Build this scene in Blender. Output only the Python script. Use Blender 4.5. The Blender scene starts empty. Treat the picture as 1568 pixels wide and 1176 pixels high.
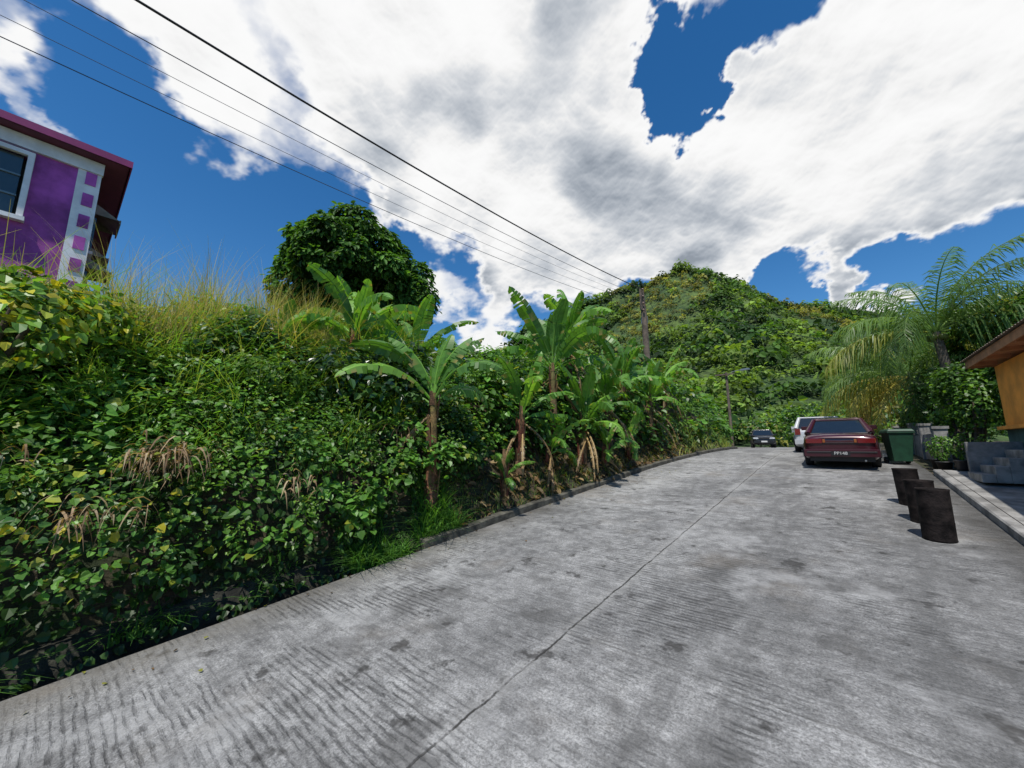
import bpy, math, random
import numpy as np
from mathutils import Vector, Matrix, noise as mnoise
random.seed(7); rng=np.random.default_rng(7)
scene=bpy.context.scene
scene.view_settings.view_transform='Standard'; scene.view_settings.look='None'; scene.view_settings.exposure=0

# ------------------------------------------------------------------ site frame
# X = across the road (right +), Y = along the road uphill, Z up. Camera stands at the origin.
CY,SY=math.cos(math.radians(40)),math.sin(math.radians(40))
CAMH=2.1; PITCH=math.radians(9.1)
def lerp_tab(x,tab):
    return float(np.interp(x,[p[0] for p in tab],[p[1] for p in tab]))
def road_z(y):
    if y<-30: return -3.0
    if y<14: return .1*y
    if y<24:
        d=y-14; return 1.4+.1*d-.005*d*d
    return 1.9
EL_T=[(-40,-5.65),(0,-5.55),(8,-5.25),(13,-5.0),(17,-4.6),(22,-4.3),(28,-4.9),(40,-7.2),(60,-12),(120,-34)]
ER_T=[(-40,1.7),(14,1.7),(24,1.6),(40,-1.2),(60,-5.5),(120,-27)]
def EL(y): return lerp_tab(y,EL_T)
def ER(y): return lerp_tab(y,ER_T)
def nz(x,y,z=0.): return mnoise.noise(Vector((x,y,z)))

# ------------------------------------------------------------------ node helpers
def newmat(name):
    m=bpy.data.materials.new(name); m.use_nodes=True
    nt=m.node_tree
    for n in list(nt.nodes): nt.nodes.remove(n)
    return m,nt
class NB:
    def __init__(s,nt): s.nt=nt
    def n(s,t,**kw):
        nd=s.nt.nodes.new(t)
        for k,v in kw.items(): setattr(nd,k,v)
        return nd
    def l(s,a,b): s.nt.links.new(a,b)
    def setin(s,inp,v):
        if isinstance(v,bpy.types.NodeSocket): s.l(v,inp)
        else:
            inp.default_value=v
    def math(s,op,a,b=None,c=None,clamp=False):
        nd=s.n('ShaderNodeMath',operation=op); nd.use_clamp=clamp
        s.setin(nd.inputs[0],a)
        if b is not None: s.setin(nd.inputs[1],b)
        if c is not None: s.setin(nd.inputs[2],c)
        return nd.outputs[0]
    def vmath(s,op,a,b=None,sc=None):
        nd=s.n('ShaderNodeVectorMath',operation=op)
        s.setin(nd.inputs[0],a)
        if b is not None: s.setin(nd.inputs[1],b)
        if sc is not None: s.setin(nd.inputs['Scale'],sc)
        return nd.outputs['Value'] if op in('DOT_PRODUCT','LENGTH') else nd.outputs['Vector']
    def noise(s,vec,scale,detail=4,rough=.55,dist=0.,col=False):
        nd=s.n('ShaderNodeTexNoise'); s.setin(nd.inputs['Vector'],vec)
        nd.inputs['Scale'].default_value=scale; nd.inputs['Detail'].default_value=detail
        nd.inputs['Roughness'].default_value=rough; nd.inputs['Distortion'].default_value=dist
        return nd.outputs['Color'] if col else nd.outputs['Fac']
    def mapr(s,v,a,b,c=0.,d=1.,smooth=True):
        nd=s.n('ShaderNodeMapRange'); nd.interpolation_type='SMOOTHSTEP' if smooth else 'LINEAR'
        s.setin(nd.inputs[0],v)
        for i,x in zip((1,2,3,4),(a,b,c,d)): nd.inputs[i].default_value=x
        return nd.outputs[0]
    def mix(s,f,a,b,mode='MIX'):
        nd=s.n('ShaderNodeMix',data_type='RGBA',blend_type=mode)
        s.setin(nd.inputs[0],f); s.setin(nd.inputs[6],a); s.setin(nd.inputs[7],b)
        return nd.outputs[2]
    def sep(s,v):
        nd=s.n('ShaderNodeSeparateXYZ'); s.setin(nd.inputs[0],v); return nd.outputs
    def comb(s,x,y,z):
        nd=s.n('ShaderNodeCombineXYZ')
        for i,v in enumerate((x,y,z)): s.setin(nd.inputs[i],v)
        return nd.outputs[0]
def c4(c): return (c[0],c[1],c[2],1.)

def mat_simple(name,col,rough=.6,metal=0.,var=.25,scale=6.,bump=.0,coat=0.,spec=.5,detail=5):
    m,nt=newmat(name); b=NB(nt)
    out=b.n('ShaderNodeOutputMaterial'); p=b.n('ShaderNodeBsdfPrincipled')
    tc=b.n('ShaderNodeTexCoord').outputs['Object']
    f=b.noise(tc,scale,detail,.6)
    f2=b.mapr(f,.3,.7,1-var,1+var*.6)
    colr=b.mix(1.,c4(col),f2,'MULTIPLY')
    b.l(colr,p.inputs['Base Color'])
    p.inputs['Roughness'].default_value=rough; p.inputs['Metallic'].default_value=metal
    p.inputs['Coat Weight'].default_value=coat; p.inputs['Coat Roughness'].default_value=.08
    p.inputs['Specular IOR Level'].default_value=spec
    if bump>0:
        bn=b.n('ShaderNodeBump'); bn.inputs['Strength'].default_value=bump; bn.inputs['Distance'].default_value=.02
        b.l(b.noise(tc,scale*6,4,.6),bn.inputs['Height']); b.l(bn.outputs[0],p.inputs['Normal'])
    b.l(p.outputs[0],out.inputs[0]); return m
def mat_leaf(name,rough=.42,trans=.34,spec=.4,tscale=2.):
    m,nt=newmat(name); b=NB(nt)
    out=b.n('ShaderNodeOutputMaterial'); p=b.n('ShaderNodeBsdfPrincipled'); t=b.n('ShaderNodeBsdfTranslucent')
    col=b.n('ShaderNodeAttribute',attribute_name='Col').outputs['Color']
    b.l(col,p.inputs['Base Color']); p.inputs['Roughness'].default_value=rough; p.inputs['Specular IOR Level'].default_value=spec
    tcol=b.mix(1.,col,(tscale*1.15,tscale*1.1,tscale*.4,1),'MULTIPLY'); b.l(tcol,t.inputs[0])
    mx=b.n('ShaderNodeMixShader'); mx.inputs[0].default_value=trans
    b.l(p.outputs[0],mx.inputs[1]); b.l(t.outputs[0],mx.inputs[2]); b.l(mx.outputs[0],out.inputs[0]); return m
def mat_attr(name,rough=.8,scale=12,var=.35,bump=.3,spec=.3):
    m,nt=newmat(name); b=NB(nt)
    out=b.n('ShaderNodeOutputMaterial'); p=b.n('ShaderNodeBsdfPrincipled')
    at=b.n('ShaderNodeAttribute',attribute_name='Col').outputs['Color']
    tc=b.n('ShaderNodeTexCoord').outputs['Object']
    f=b.mapr(b.noise(tc,scale,6,.65),.3,.7,1-var,1+var)
    b.l(b.mix(1.,at,f,'MULTIPLY'),p.inputs['Base Color']); p.inputs['Roughness'].default_value=rough
    p.inputs['Specular IOR Level'].default_value=spec
    bn=b.n('ShaderNodeBump'); bn.inputs['Strength'].default_value=bump; bn.inputs['Distance'].default_value=.03
    b.l(b.noise(tc,scale*3,5,.6),bn.inputs['Height']); b.l(bn.outputs[0],p.inputs['Normal'])
    b.l(p.outputs[0],out.inputs[0]); return m

M_LEAF=mat_leaf('leaf_green'); M_LEAFG=mat_leaf('leaf_glossy',rough=.3,trans=.2,spec=.6)
M_LEAFM=mat_leaf('leaf_matte',rough=.6,trans=.28,spec=.25)
M_BARK=mat_attr('bark_and_stems',.85,14,.45,.5)

# ------------------------------------------------------------------ geometry accumulator
class Geo:
    def __init__(s): s.v=[];s.c=[];s.parts=[];s.n=0;s.mats=[]
    def mi(s,m):
        if m not in s.mats: s.mats.append(m)
        return s.mats.index(m)
    def add(s,V,F,col,mat,smooth=False):
        V=np.asarray(V,dtype=np.float32).reshape(-1,3); F=np.asarray(F,dtype=np.int64)
        if F.ndim==1: F=F[None,:]
        C=np.asarray(col,dtype=np.float32)
        if C.ndim==1: C=np.tile(C,(len(V),1))
        s.v.append(V); s.c.append(C); s.parts.append((F+s.n,s.mi(mat),smooth)); s.n+=len(V)
    def box(s,c,d,mat,col=(1,1,1),rz=0.,taper=(1,1)):
        x,y,z=d[0]/2,d[1]/2,d[2]/2
        V=np.array([[-x,-y,-z],[x,-y,-z],[x,y,-z],[-x,y,-z],[-x*taper[0],-y*taper[1],z],[x*taper[0],-y*taper[1],z],[x*taper[0],y*taper[1],z],[-x*taper[0],y*taper[1],z]])
        cr,sr=math.cos(rz),math.sin(rz); R=np.array([[cr,-sr,0],[sr,cr,0],[0,0,1]])
        V=V@R.T+np.array(c)
        s.add(V,[[0,3,2,1],[4,5,6,7],[0,1,5,4],[1,2,6,5],[2,3,7,6],[3,0,4,7]],col,mat)
    def tube(s,pts,rad,mat,col=(1,1,1),ns=8,smooth=True,caps=True):
        pts=np.asarray(pts,float); n=len(pts)
        rad=np.broadcast_to(np.asarray(rad,float),(n,))
        T=np.gradient(pts,axis=0); T/=np.linalg.norm(T,axis=1)[:,None]+1e-9
        ref=np.array([0,0,1.]) if abs(T[0][2])<.9 else np.array([1.,0,0])
        A=np.cross(T,ref); A/=np.linalg.norm(A,axis=1)[:,None]+1e-9
        B=np.cross(T,A)
        th=np.linspace(0,2*math.pi,ns,endpoint=False)
        V=pts[:,None,:]+rad[:,None,None]*(np.cos(th)[None,:,None]*A[:,None,:]+np.sin(th)[None,:,None]*B[:,None,:])
        V=V.reshape(-1,3); F=[]
        for i in range(n-1):
            for j in range(ns):
                k=(j+1)%ns; F.append([i*ns+j,i*ns+k,(i+1)*ns+k,(i+1)*ns+j])
        s.add(V,F,col,mat,smooth)
        if caps:
            cc=np.asarray(col); c0=cc if cc.ndim==1 else cc[0]
            s.add(V[:ns],[list(range(ns))],c0,mat); s.add(V[-ns:],[list(range(ns))[::-1]],c0,mat)
    def lathe(s,prof,c,mat,col=(1,1,1),ns=24,lean=(0,0),smooth=True):
        th=np.linspace(0,2*math.pi,ns,endpoint=False); V=[];F=[]
        for r,z in prof:
            for t in th: V.append((c[0]+r*math.cos(t)+lean[0]*z,c[1]+r*math.sin(t)+lean[1]*z,c[2]+z))
        for i in range(len(prof)-1):
            for j in range(ns):
                k=(j+1)%ns; F.append([i*ns+j,i*ns+k,(i+1)*ns+k,(i+1)*ns+j])
        s.add(V,F,col,mat,smooth)
    def inst(s,tv,tf,pos,R,S,col,mat):
        N=len(pos); k=len(tv); S=np.asarray(S,float)
        if S.ndim==1: S=np.repeat(S[:,None],3,1)
        L=tv[None]*S[:,None,:]
        V=np.einsum('nij,nkj->nki',R,L)+pos[:,None,:]
        tf=np.asarray(tf); F=(tf[None]+(np.arange(N)*k)[:,None,None]).reshape(-1,tf.shape[1])
        C=np.repeat(np.asarray(col)[:,None,:],k,1)
        s.add(V.reshape(-1,3),F,C.reshape(-1,3),mat)
    def make(s,name,parent=None,bevel=0.,sub=0):
        me=bpy.data.meshes.new(name)
        V=np.concatenate(s.v); C=np.concatenate(s.c)
        me.vertices.add(len(V)); me.vertices.foreach_set('co',V.ravel())
        loops=np.concatenate([p[0].ravel() for p in s.parts])
        sizes=np.concatenate([np.full(len(p[0]),p[0].shape[1]) for p in s.parts])
        mi=np.concatenate([np.full(len(p[0]),p[1]) for p in s.parts])
        sm=np.concatenate([np.full(len(p[0]),p[2]) for p in s.parts])
        me.loops.add(len(loops)); me.loops.foreach_set('vertex_index',loops.astype(np.int32))
        me.polygons.add(len(sizes)); st=np.concatenate([[0],np.cumsum(sizes)[:-1]])
        me.polygons.foreach_set('loop_start',st.astype(np.int32))
        try: me.polygons.foreach_set('loop_total',sizes.astype(np.int32))
        except Exception: pass
        me.polygons.foreach_set('material_index',mi.astype(np.int32))
        me.polygons.foreach_set('use_smooth',sm.astype(bool))
        a=me.attributes.new('Col','FLOAT_COLOR','POINT')
        a.data.foreach_set('color',np.concatenate([C,np.ones((len(C),1),np.float32)],1).astype(np.float32).ravel())
        for m in s.mats: me.materials.append(m)
        me.update(calc_edges=True); me.validate()
        o=bpy.data.objects.new(name,me); scene.collection.objects.link(o)
        if parent: o.parent=parent
        if bevel>0:
            md=o.modifiers.new('bevel','BEVEL'); md.width=bevel; md.segments=2; md.limit_method='ANGLE'
        if sub>0:
            md=o.modifiers.new('sub','SUBSURF'); md.levels=sub; md.render_levels=sub
        return o
def empty(name,loc=(0,0,0),rot=(0,0,0)):
    e=bpy.data.objects.new(name,None); scene.collection.objects.link(e); e.location=loc; e.rotation_euler=rot
    e.empty_display_size=.3; return e

# leaf templates (base at origin, tip +y, normal +z)
HEART=np.array([[0,0,0],[-.42,.12,.12],[-.36,.6,.1],[0,1,-.08],[.36,.6,.1],[.42,.12,.12]]); HF=[[0,3,2,1],[0,5,4,3]]
LANCE=np.array([[0,0,0],[-.14,.3,.04],[-.12,.7,.02],[0,1,-.12],[.12,.7,.02],[.14,.3,.04]])
OVAL=np.array([[0,0,0],[-.25,.28,.08],[-.22,.68,.05],[0,1,-.12],[.22,.68,.05],[.25,.28,.08]])
def frames(nrm,tip):
    z=nrm/ (np.linalg.norm(nrm,axis=1)[:,None]+1e-9)
    y=tip-(tip*z).sum(1)[:,None]*z; y/=np.linalg.norm(y,axis=1)[:,None]+1e-9
    x=np.cross(y,z); return np.stack([x,y,z],axis=2)
def rnd_dirs(n):
    v=rng.normal(size=(n,3)); return v/np.linalg.norm(v,axis=1)[:,None]
def pick(cols,n,w=None):
    cols=np.array(cols); i=rng.choice(len(cols),n,p=w); return cols[i]*rng.uniform(.72,1.3,(n,1))

G_D=(.033,.085,.018); G_M=(.072,.165,.028); G_L=(.135,.265,.038); G_Y=(.27,.32,.035); G_YY=(.42,.38,.03); BR=(.17,.105,.05); BRD=(.06,.04,.022)

# ------------------------------------------------------------------ ground
def bank_rel(d,y):
    """height above road, d metres left of the road edge"""
    A=[(0,0),(.15,.03),(.5,.42),(.9,1.05),(1.5,2.0),(2.6,2.95),(4,3.7),(7,4.25),(12,4.7),(20,5.4),(60,7)]
    D=[(0,-.05),(.06,-.6),(.6,-.6),(.75,.2),(1.2,1.3),(1.8,2.15),(2.6,2.9),(4,3.7),(7,4.3),(12,4.7),(20,5.4),(60,7)]
    w=min(1,max(0,(y-3.2)/1.2)); a=lerp_tab(d,A)*w+lerp_tab(d,D)*(1-w)
    far=1-.35*min(1,max(0,(y-20)/15))
    if y>60: far*=max(0,1-(y-60)/60)
    return a*far if a>0 else a
def ground_z(x,y):
    rz=road_z(y); el,er=EL(y),ER(y)
    if x<el: return rz+bank_rel(el-x,y)
    if x>er: return rz-.03+ (0 if x<er+1.3 else min(.6,(x-er-1.3)*.06))
    return rz-.03
ys=sorted(set([round(v,3) for v in list(np.arange(-8,40,.45))+[-1500,-700,-300,-120,-60,-30,-20,-14,44,48,52,58,64,72,82,95,115,140,180,260,420,800,1500]]))
V=[];
dcols=[-1490,-700,-350,-180,-110,-75,-55,-45,-36,-28,-22,-17,-13,-10.5,-8.5,-7,-6,-5,-4,-3.3,-2.6,-2.1,-1.8,-1.5,-1.2,-.9,-.75,-.6,-.5,-.35,-.15,-.06,0]
rcols=[0,.3,.8,1.3,1.8,2.5,3.5,5,7,10,15,22,35,60,100,180,400,900,1490]
for y in ys:
    el,er=EL(max(-40,min(120,y))),ER(max(-40,min(120,y)))
    for d in dcols:
        x=el+d; z=road_z(y)+bank_rel(-d,y)
        if -12<d<-.2: z+=.12*nz(x*1.3,y*1.3)
        if -d<0.01: z=road_z(y)-.03
        V.append((x,y,z))
    for d in (.33,.66): V.append((el+(er-el)*d,y,road_z(y)-.03))
    for d in rcols: V.append((er+d,y,road_z(y)-.03+(0 if d<1.3 else min(.6,(d-1.3)*.06))))
nc=len(dcols)+2+len(rcols); F=[]
for j in range(len(ys)-1):
    for i in range(nc-1):
        a=j*nc+i; F.append([a,a+1,a+nc+1,a+nc])
m,nt=newmat('soil_and_undergrowth'); b=NB(nt)
out=b.n('ShaderNodeOutputMaterial'); p=b.n('ShaderNodeBsdfPrincipled'); tc=b.n('ShaderNodeTexCoord').outputs['Object']
f=b.mapr(b.noise(tc,1.4,6,.65),.4,.62); f2=b.mapr(b.noise(tc,11,5,.7),.3,.7,.5,1.4)
col=b.mix(f,(.06,.042,.026,1),(.024,.035,.012,1)); col=b.mix(1.,col,f2,'MULTIPLY'); b.l(col,p.inputs['Base Color']); p.inputs['Roughness'].default_value=.95
bn=b.n('ShaderNodeBump'); bn.inputs['Strength'].default_value=.8; bn.inputs['Distance'].default_value=.08; b.l(b.noise(tc,9,6,.7),bn.inputs['Height']); b.l(bn.outputs[0],p.inputs['Normal'])
b.l(p.outputs[0],out.inputs[0]); M_SOIL=m
g=Geo(); g.add(V,F,(1,1,1),M_SOIL,True); g.make('ground')

# ------------------------------------------------------------------ road
m,nt=newmat('broomed_concrete'); b=NB(nt)
out=b.n('ShaderNodeOutputMaterial'); p=b.n('ShaderNodeBsdfPrincipled'); tc=b.n('ShaderNodeTexCoord').outputs['Object']
X,Y,Z=b.sep(tc)
wob=b.noise(b.comb(b.math('MULTIPLY',X,.9),b.math('MULTIPLY',Y,1.5),0.),1.2,3,.5)
rip=b.noise(b.comb(b.math('MULTIPLY',X,1.1),b.math('MULTIPLY',Y,9.),0.),1.9,4,.7)
ph=b.math('ADD',b.math('MULTIPLY',Y,2*math.pi/.06),b.math('MULTIPLY',wob,13.))
ph=b.math('ADD',ph,b.math('MULTIPLY',rip,9.))
saw=b.math('MULTIPLY_ADD',b.math('SINE',ph),.5,.5)
groove=b.math('POWER',saw,2.2)
wear=b.mapr(b.noise(tc,.6,6,.7,.6),.42,.60)
fine=b.noise(tc,55,5,.8); mid=b.noise(tc,6,6,.7); big=b.noise(tc,.45,4,.6)
brk=b.mapr(b.noise(b.comb(b.math('MULTIPLY',X,2.6),b.math('MULTIPLY',Y,11.),0.),1.6,5,.75),.40,.60)
gm=b.math('MULTIPLY',b.math('MULTIPLY',groove,b.math('MAXIMUM',wear,.25)),brk)
strk=b.mapr(b.noise(b.comb(b.math('MULTIPLY',X,.8),b.math('MULTIPLY',Y,5.),3.),1.5,6,.75),.46,.64)
base=b.mix(b.mapr(big,.3,.7),(.19,.189,.186,1),(.31,.308,.30,1))
base=b.mix(1.,base,b.mapr(mid,.25,.75,.60,1.32),'MULTIPLY')
base=b.mix(1.,base,b.mapr(fine,.25,.75,.38,1.58),'MULTIPLY')
base=b.mix(b.math('MULTIPLY',strk,.32),base,(.09,.089,.088,1))
base=b.mix(b.math('MULTIPLY',gm,.78),base,(.045,.044,.043,1))
cell=b.n('ShaderNodeTexWhiteNoise',noise_dimensions='2D'); b.l(b.comb(b.math('FLOOR',b.math('ADD',b.math('MULTIPLY',X,.26),.59)),b.math('FLOOR',b.math('MULTIPLY_ADD',Y,1/4.6,.25)),0.),cell.inputs['Vector'])
base=b.mix(1.,base,b.mapr(cell.outputs['Value'],0,1,.82,1.13,False),'MULTIPLY')
jx=b.math('ADD',X,b.math('MULTIPLY_ADD',b.noise(b.comb(0.,Y,0.),1.8,5,.75),.09,2.19))
jx=b.math('SUBTRACT',jx,b.math('MULTIPLY',Y,.022))
jl=b.mapr(b.math('ABSOLUTE',jx),.002,.014,1,0)
jl=b.math('MULTIPLY',jl,b.mapr(b.noise(tc,5,4,.7),.36,.56,.3,1.))
jw=b.mapr(b.math('ABSOLUTE',jx),.02,.14,.3,0)
fy=b.math('MULTIPLY_ADD',Y,1/4.6,.25); fr=b.math('ABSOLUTE',b.math('SUBTRACT',b.math('FRACT',b.math('ADD',b.math('MULTIPLY_ADD',b.noise(tc,2,4),.02,0.),fy)),.5))
jt=b.mapr(fr,.4965,.4985,0,.35)
base=b.mix(jw,base,(.33,.325,.31,1))
base=b.mix(b.math('MAXIMUM',jl,jt),base,(.045,.043,.038,1))
st=b.mapr(b.noise(tc,1.1,5,.65),.52,.68,0,.65); base=b.mix(st,base,(.08,.078,.075,1))
sp=b.mapr(b.noise(tc,2.6,4,.65),.60,.68,0,.8); base=b.mix(sp,base,(.04,.038,.036,1))
tl=b.math('ADD',b.mapr(b.math('ABSOLUTE',b.math('ADD',X,.9)),.1,.6,.5,0),b.mapr(b.math('ABSOLUTE',b.math('SUBTRACT',X,.6)),.1,.6,.5,0))
tl=b.math('MULTIPLY',tl,b.mapr(b.noise(b.comb(b.math('MULTIPLY',X,3.),b.math('MULTIPLY',Y,.6),0.),1.2,5,.65),.38,.6)); base=b.mix(tl,base,(.075,.074,.072,1))
pale=b.mapr(b.noise(b.vmath('ADD',tc,(7,3,1)),.9,6,.7),.52,.68,0,.5); base=b.mix(pale,base,(.40,.398,.39,1))
edge=b.math('MULTIPLY',b.mapr(X,-5.5,-4.6,.65,0),b.mapr(mid,.3,.6,.4,1)); base=b.mix(edge,base,(.09,.08,.06,1))
redge=b.math('MULTIPLY',b.mapr(X,1.1,1.62,0,.85),b.mapr(mid,.3,.6,.5,1)); base=b.mix(redge,base,(.035,.033,.03,1))
brn=b.mapr(b.noise(b.vmath('ADD',tc,(17,5,1)),.7,4,.6),.56,.74,0,.35); base=b.mix(brn,base,(.16,.13,.095,1))
b.l(base,p.inputs['Base Color']); p.inputs['Roughness'].default_value=.85; p.inputs['Specular IOR Level'].default_value=.35
hh=b.math('ADD',b.math('MULTIPLY',gm,-1.),b.math('MULTIPLY',fine,.7)); hh=b.math('SUBTRACT',hh,b.math('MULTIPLY',jl,1.5)); hh=b.math('ADD',hh,b.math('MULTIPLY',mid,.6))
bn=b.n('ShaderNodeBump'); bn.inputs['Strength'].default_value=.9; bn.inputs['Distance'].default_value=.014; b.l(hh,bn.inputs['Height']); b.l(bn.outputs[0],p.inputs['Normal'])
b.l(p.outputs[0],out.inputs[0]); M_ROAD=m
g=Geo(); V=[];F=[]; ry=list(np.arange(-30,60,.5))+[66,74,84,100,120]
for y in ry:
    el,er=EL(y),ER(y)
    for k in range(9):
        t=k/8; x=el+(er-el)*t; V.append((x,y,road_z(y)+.012*math.sin(t*math.pi)))
for j in range(len(ry)-1):
    for i in range(8): a=j*9+i; F.append([a,a+1,a+10,a+9])
g.add(V,F,(1,1,1),M_ROAD,True)
V=[];F=[]
for y in ry: V+= [(EL(y)-.002,y,road_z(y)),(EL(y)-.002,y,road_z(y)-.3)]
for j in range(len(ry)-1): F.append([2*j,2*j+2,2*j+3,2*j+1])
g.add(V,F,(1,1,1),M_ROAD); g.make('road')

M_KERB=mat_simple('mossy_kerb',(.085,.08,.062),.9,0,.6,5,.6)
M_CONC=mat_simple('pavement_concrete',(.24,.235,.225),.9,0,.5,3,.4)
def kerb(name,edge,y0,y1,w,h,side,mat,step=.5,broken=False):
    g=Geo(); yy=np.arange(y0,y1,step); V=[];F=[]
    for y in yy:
        e=edge(y); z=road_z(y); hh=h*(1+ (.25*nz(y*2.1,3.3) if broken else 0)); ww=w*(1+(.3*nz(y*1.7,8.8) if broken else 0))
        for (o,zz) in ((.0,-.25),(.0,hh-.02),(.02,hh),(ww-.02,hh),(ww,hh-.02),(ww,-.25)): V.append((e+side*(o+.003),y,z+zz))
    for j in range(len(yy)-1):
        for i in range(5): a=j*6+i; F.append([a,a+1,a+7,a+6])
    g.add(V,F,(1,1,1),mat)
    g.add(V[:6],[[0,1,2,3,4,5]],(1,1,1),mat); g.add(V[-6:],[[5,4,3,2,1,0]],(1,1,1),mat)
    return g.make(name)
kerb('kerb',EL,4.2,40,.17,.13,-1,M_KERB,.3,True)
kerb('kerb',ER,-8,14.2,.16,.13,1,M_CONC,.5)
g=Geo(); V=[];F=[]
yy=np.arange(-8,14.3,.5)
for y in yy:
    for x in (1.868,2.4,3.6): V.append((x,y,road_z(y)+.118))
for j in range(len(yy)-1):
    for i in range(2): a=j*3+i; F.append([a,a+1,a+4,a+3])
g.add(V,F,(1,1,1),M_CONC); g.make('pavement')
M_DRAIN=mat_simple('drain_wall',(.028,.028,.02),.95,0,.8,5,.9)
g=Geo(); V=[];F=[]; yy=np.arange(-8,4.2,.15)
for y in yy:
    q=.04*nz(y*3,1); V+=[(EL(y)-.52+q,y,road_z(y)-.62),(EL(y)-.56+q*1.4,y,road_z(y)-.25),(EL(y)-.58-q,y,road_z(y)+.10+.05*nz(y*2,0)),(EL(y)-.78,y,road_z(y)+.14)]
for j in range(len(yy)-1):
    for i in range(3): a=j*4+i; F.append([a,a+1,a+5,a+4])
g.add(V,F,(1,1,1),M_DRAIN,True); g.make('drain_wall')

# ------------------------------------------------------------------ bank vegetation
def lump(y,d):
    return .15+.95*max(0,nz(y*.7+11,d*.75)+.28)+.28*nz(y*2.2,d*2.2,4)
def bank_point(y,d):
    x=EL(y)-d; z=road_z(y)+max(bank_rel(d,y),-.1)
    e=.05; dz=(bank_rel(d+e,y)-bank_rel(d-e,y))/(2*e)
    n=np.array([dz,0,1.]); n/=np.linalg.norm(n); return np.array([x,y,z]),n
def bank_leaves(g,n,y0,y1,d0,d1,size,pals,mat,lo=.0,hi=1.,tmpl=HEART,power=.45,maskf=None):
    P=[];N=[];C=[];S=[]; i=0;tries=0
    while i<n and tries<n*6:
        tries+=1
        y=rng.uniform(y0,y1); d=d0+(d1-d0)*rng.random()
        pn=nz(y*.5+3,d*.5,7)+.25*nz(y*2,d*2,1)
        if maskf is not None and not maskf(y,d,pn): continue
        p0,nn=bank_point(y,d)
        h=max(.08,lump(y,d))*(lo+(hi-lo)*rng.random()**power)
        if d<.95: h*=.45
        P.append(p0+nn*h+rng.normal(size=3)*.03); N.append(nn); i+=1
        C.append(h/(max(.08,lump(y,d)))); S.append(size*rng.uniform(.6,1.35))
    n=len(P)
    if not n: return
    P=np.array(P);N=np.array(N);C=np.array(C)
    nrm=N*.8+np.array([.25,-.15,.55])+rng.normal(size=(n,3))*.45
    tip=np.array([.5,-.1,-.75])+rng.normal(size=(n,3))*.6
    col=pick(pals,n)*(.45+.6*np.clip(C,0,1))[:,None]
    g.inst(tmpl,HF,P,frames(nrm,tip),np.array(S),col,mat)
def bank_clusters(g,n,K,y0,y1,d0,d1,rad,size,species):
    """small plants: each a rounded tuft of leaves of one kind, standing proud of the carpet"""
    for i in range(n):
        y=rng.uniform(y0,y1); d=rng.uniform(d0,d1); pn=nz(y*.8+3,d*.8,17)
        p0,nn=bank_point(y,d); lp=max(.05,lump(y,d))
        sp=species[int(np.clip((pn*1.4+.5+rng.normal()*.13)*len(species),0,len(species)-1))]
        r=rad*rng.uniform(.5,1.4); c=p0+nn*(lp*.8)+np.array([0,0,.1*r])
        if d<1.: r*=.6
        dd=rnd_dirs(K); dd=dd+nn*.75+np.array([0,0,.25]); dd/=np.linalg.norm(dd,axis=1)[:,None]
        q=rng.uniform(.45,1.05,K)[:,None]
        P=c+dd*q*r*np.array([1,1,1.1])
        nrm=dd*.55+np.array([.1,-.1,.8])+rng.normal(size=(K,3))*.35
        tip=dd*.7+np.array([.1,0,-.5])+rng.normal(size=(K,3))*.45
        base=np.array(sp[0])*rng.uniform(.7,1.35)
        col=base*rng.uniform(.75,1.3,(K,1))*(.35+.7*q)  # inner leaves of each tuft coloured darker to imitate occlusion shade
        m2=rng.random(K)<.05; col[m2]=np.array(G_Y)*.8
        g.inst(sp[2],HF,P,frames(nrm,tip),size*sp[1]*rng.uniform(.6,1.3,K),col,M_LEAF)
def shoots(g,n,y0,y1,d0,d1,H,size,pals,tmpl=OVAL,off=.5):
    for i in range(n):
        y=rng.uniform(y0,y1); d=rng.uniform(d0,d1); p0,nn=bank_point(y,d); p=p0+nn*max(.05,lump(y,d))*off
        h=H*rng.uniform(.5,1.5); ln=np.array([rng.normal()*.35+.15,rng.normal()*.35,1.]); ln/=np.linalg.norm(ln)
        bend=np.array([rng.uniform(-.1,.5),rng.normal()*.3,-.25])
        pts=[p+ln*h*t+bend*h*t*t for t in (0,.35,.7,1.)]
        g.tube(pts,[.008,.006,.005,.003],M_LEAF,(.08,.11,.03),4,caps=False)
        K=int(7+h*14); t=rng.uniform(.2,1,K); c=np.array(pals[rng.integers(len(pals))])
        P=p+ln*h*t[:,None]+bend*h*(t**2)[:,None]; a=rng.uniform(0,6.28,K); o=np.stack([np.cos(a),np.sin(a),rng.normal(size=K)*.25-.1],1)
        g.inst(tmpl,HF,P,frames(np.array([0,0,1.])+rng.normal(size=(K,3))*.35+o*.3,o),size*rng.uniform(.6,1.2,K)*(1.15-.5*t),c*rng.uniform(.75,1.3,(K,1)),M_LEAF)

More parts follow.
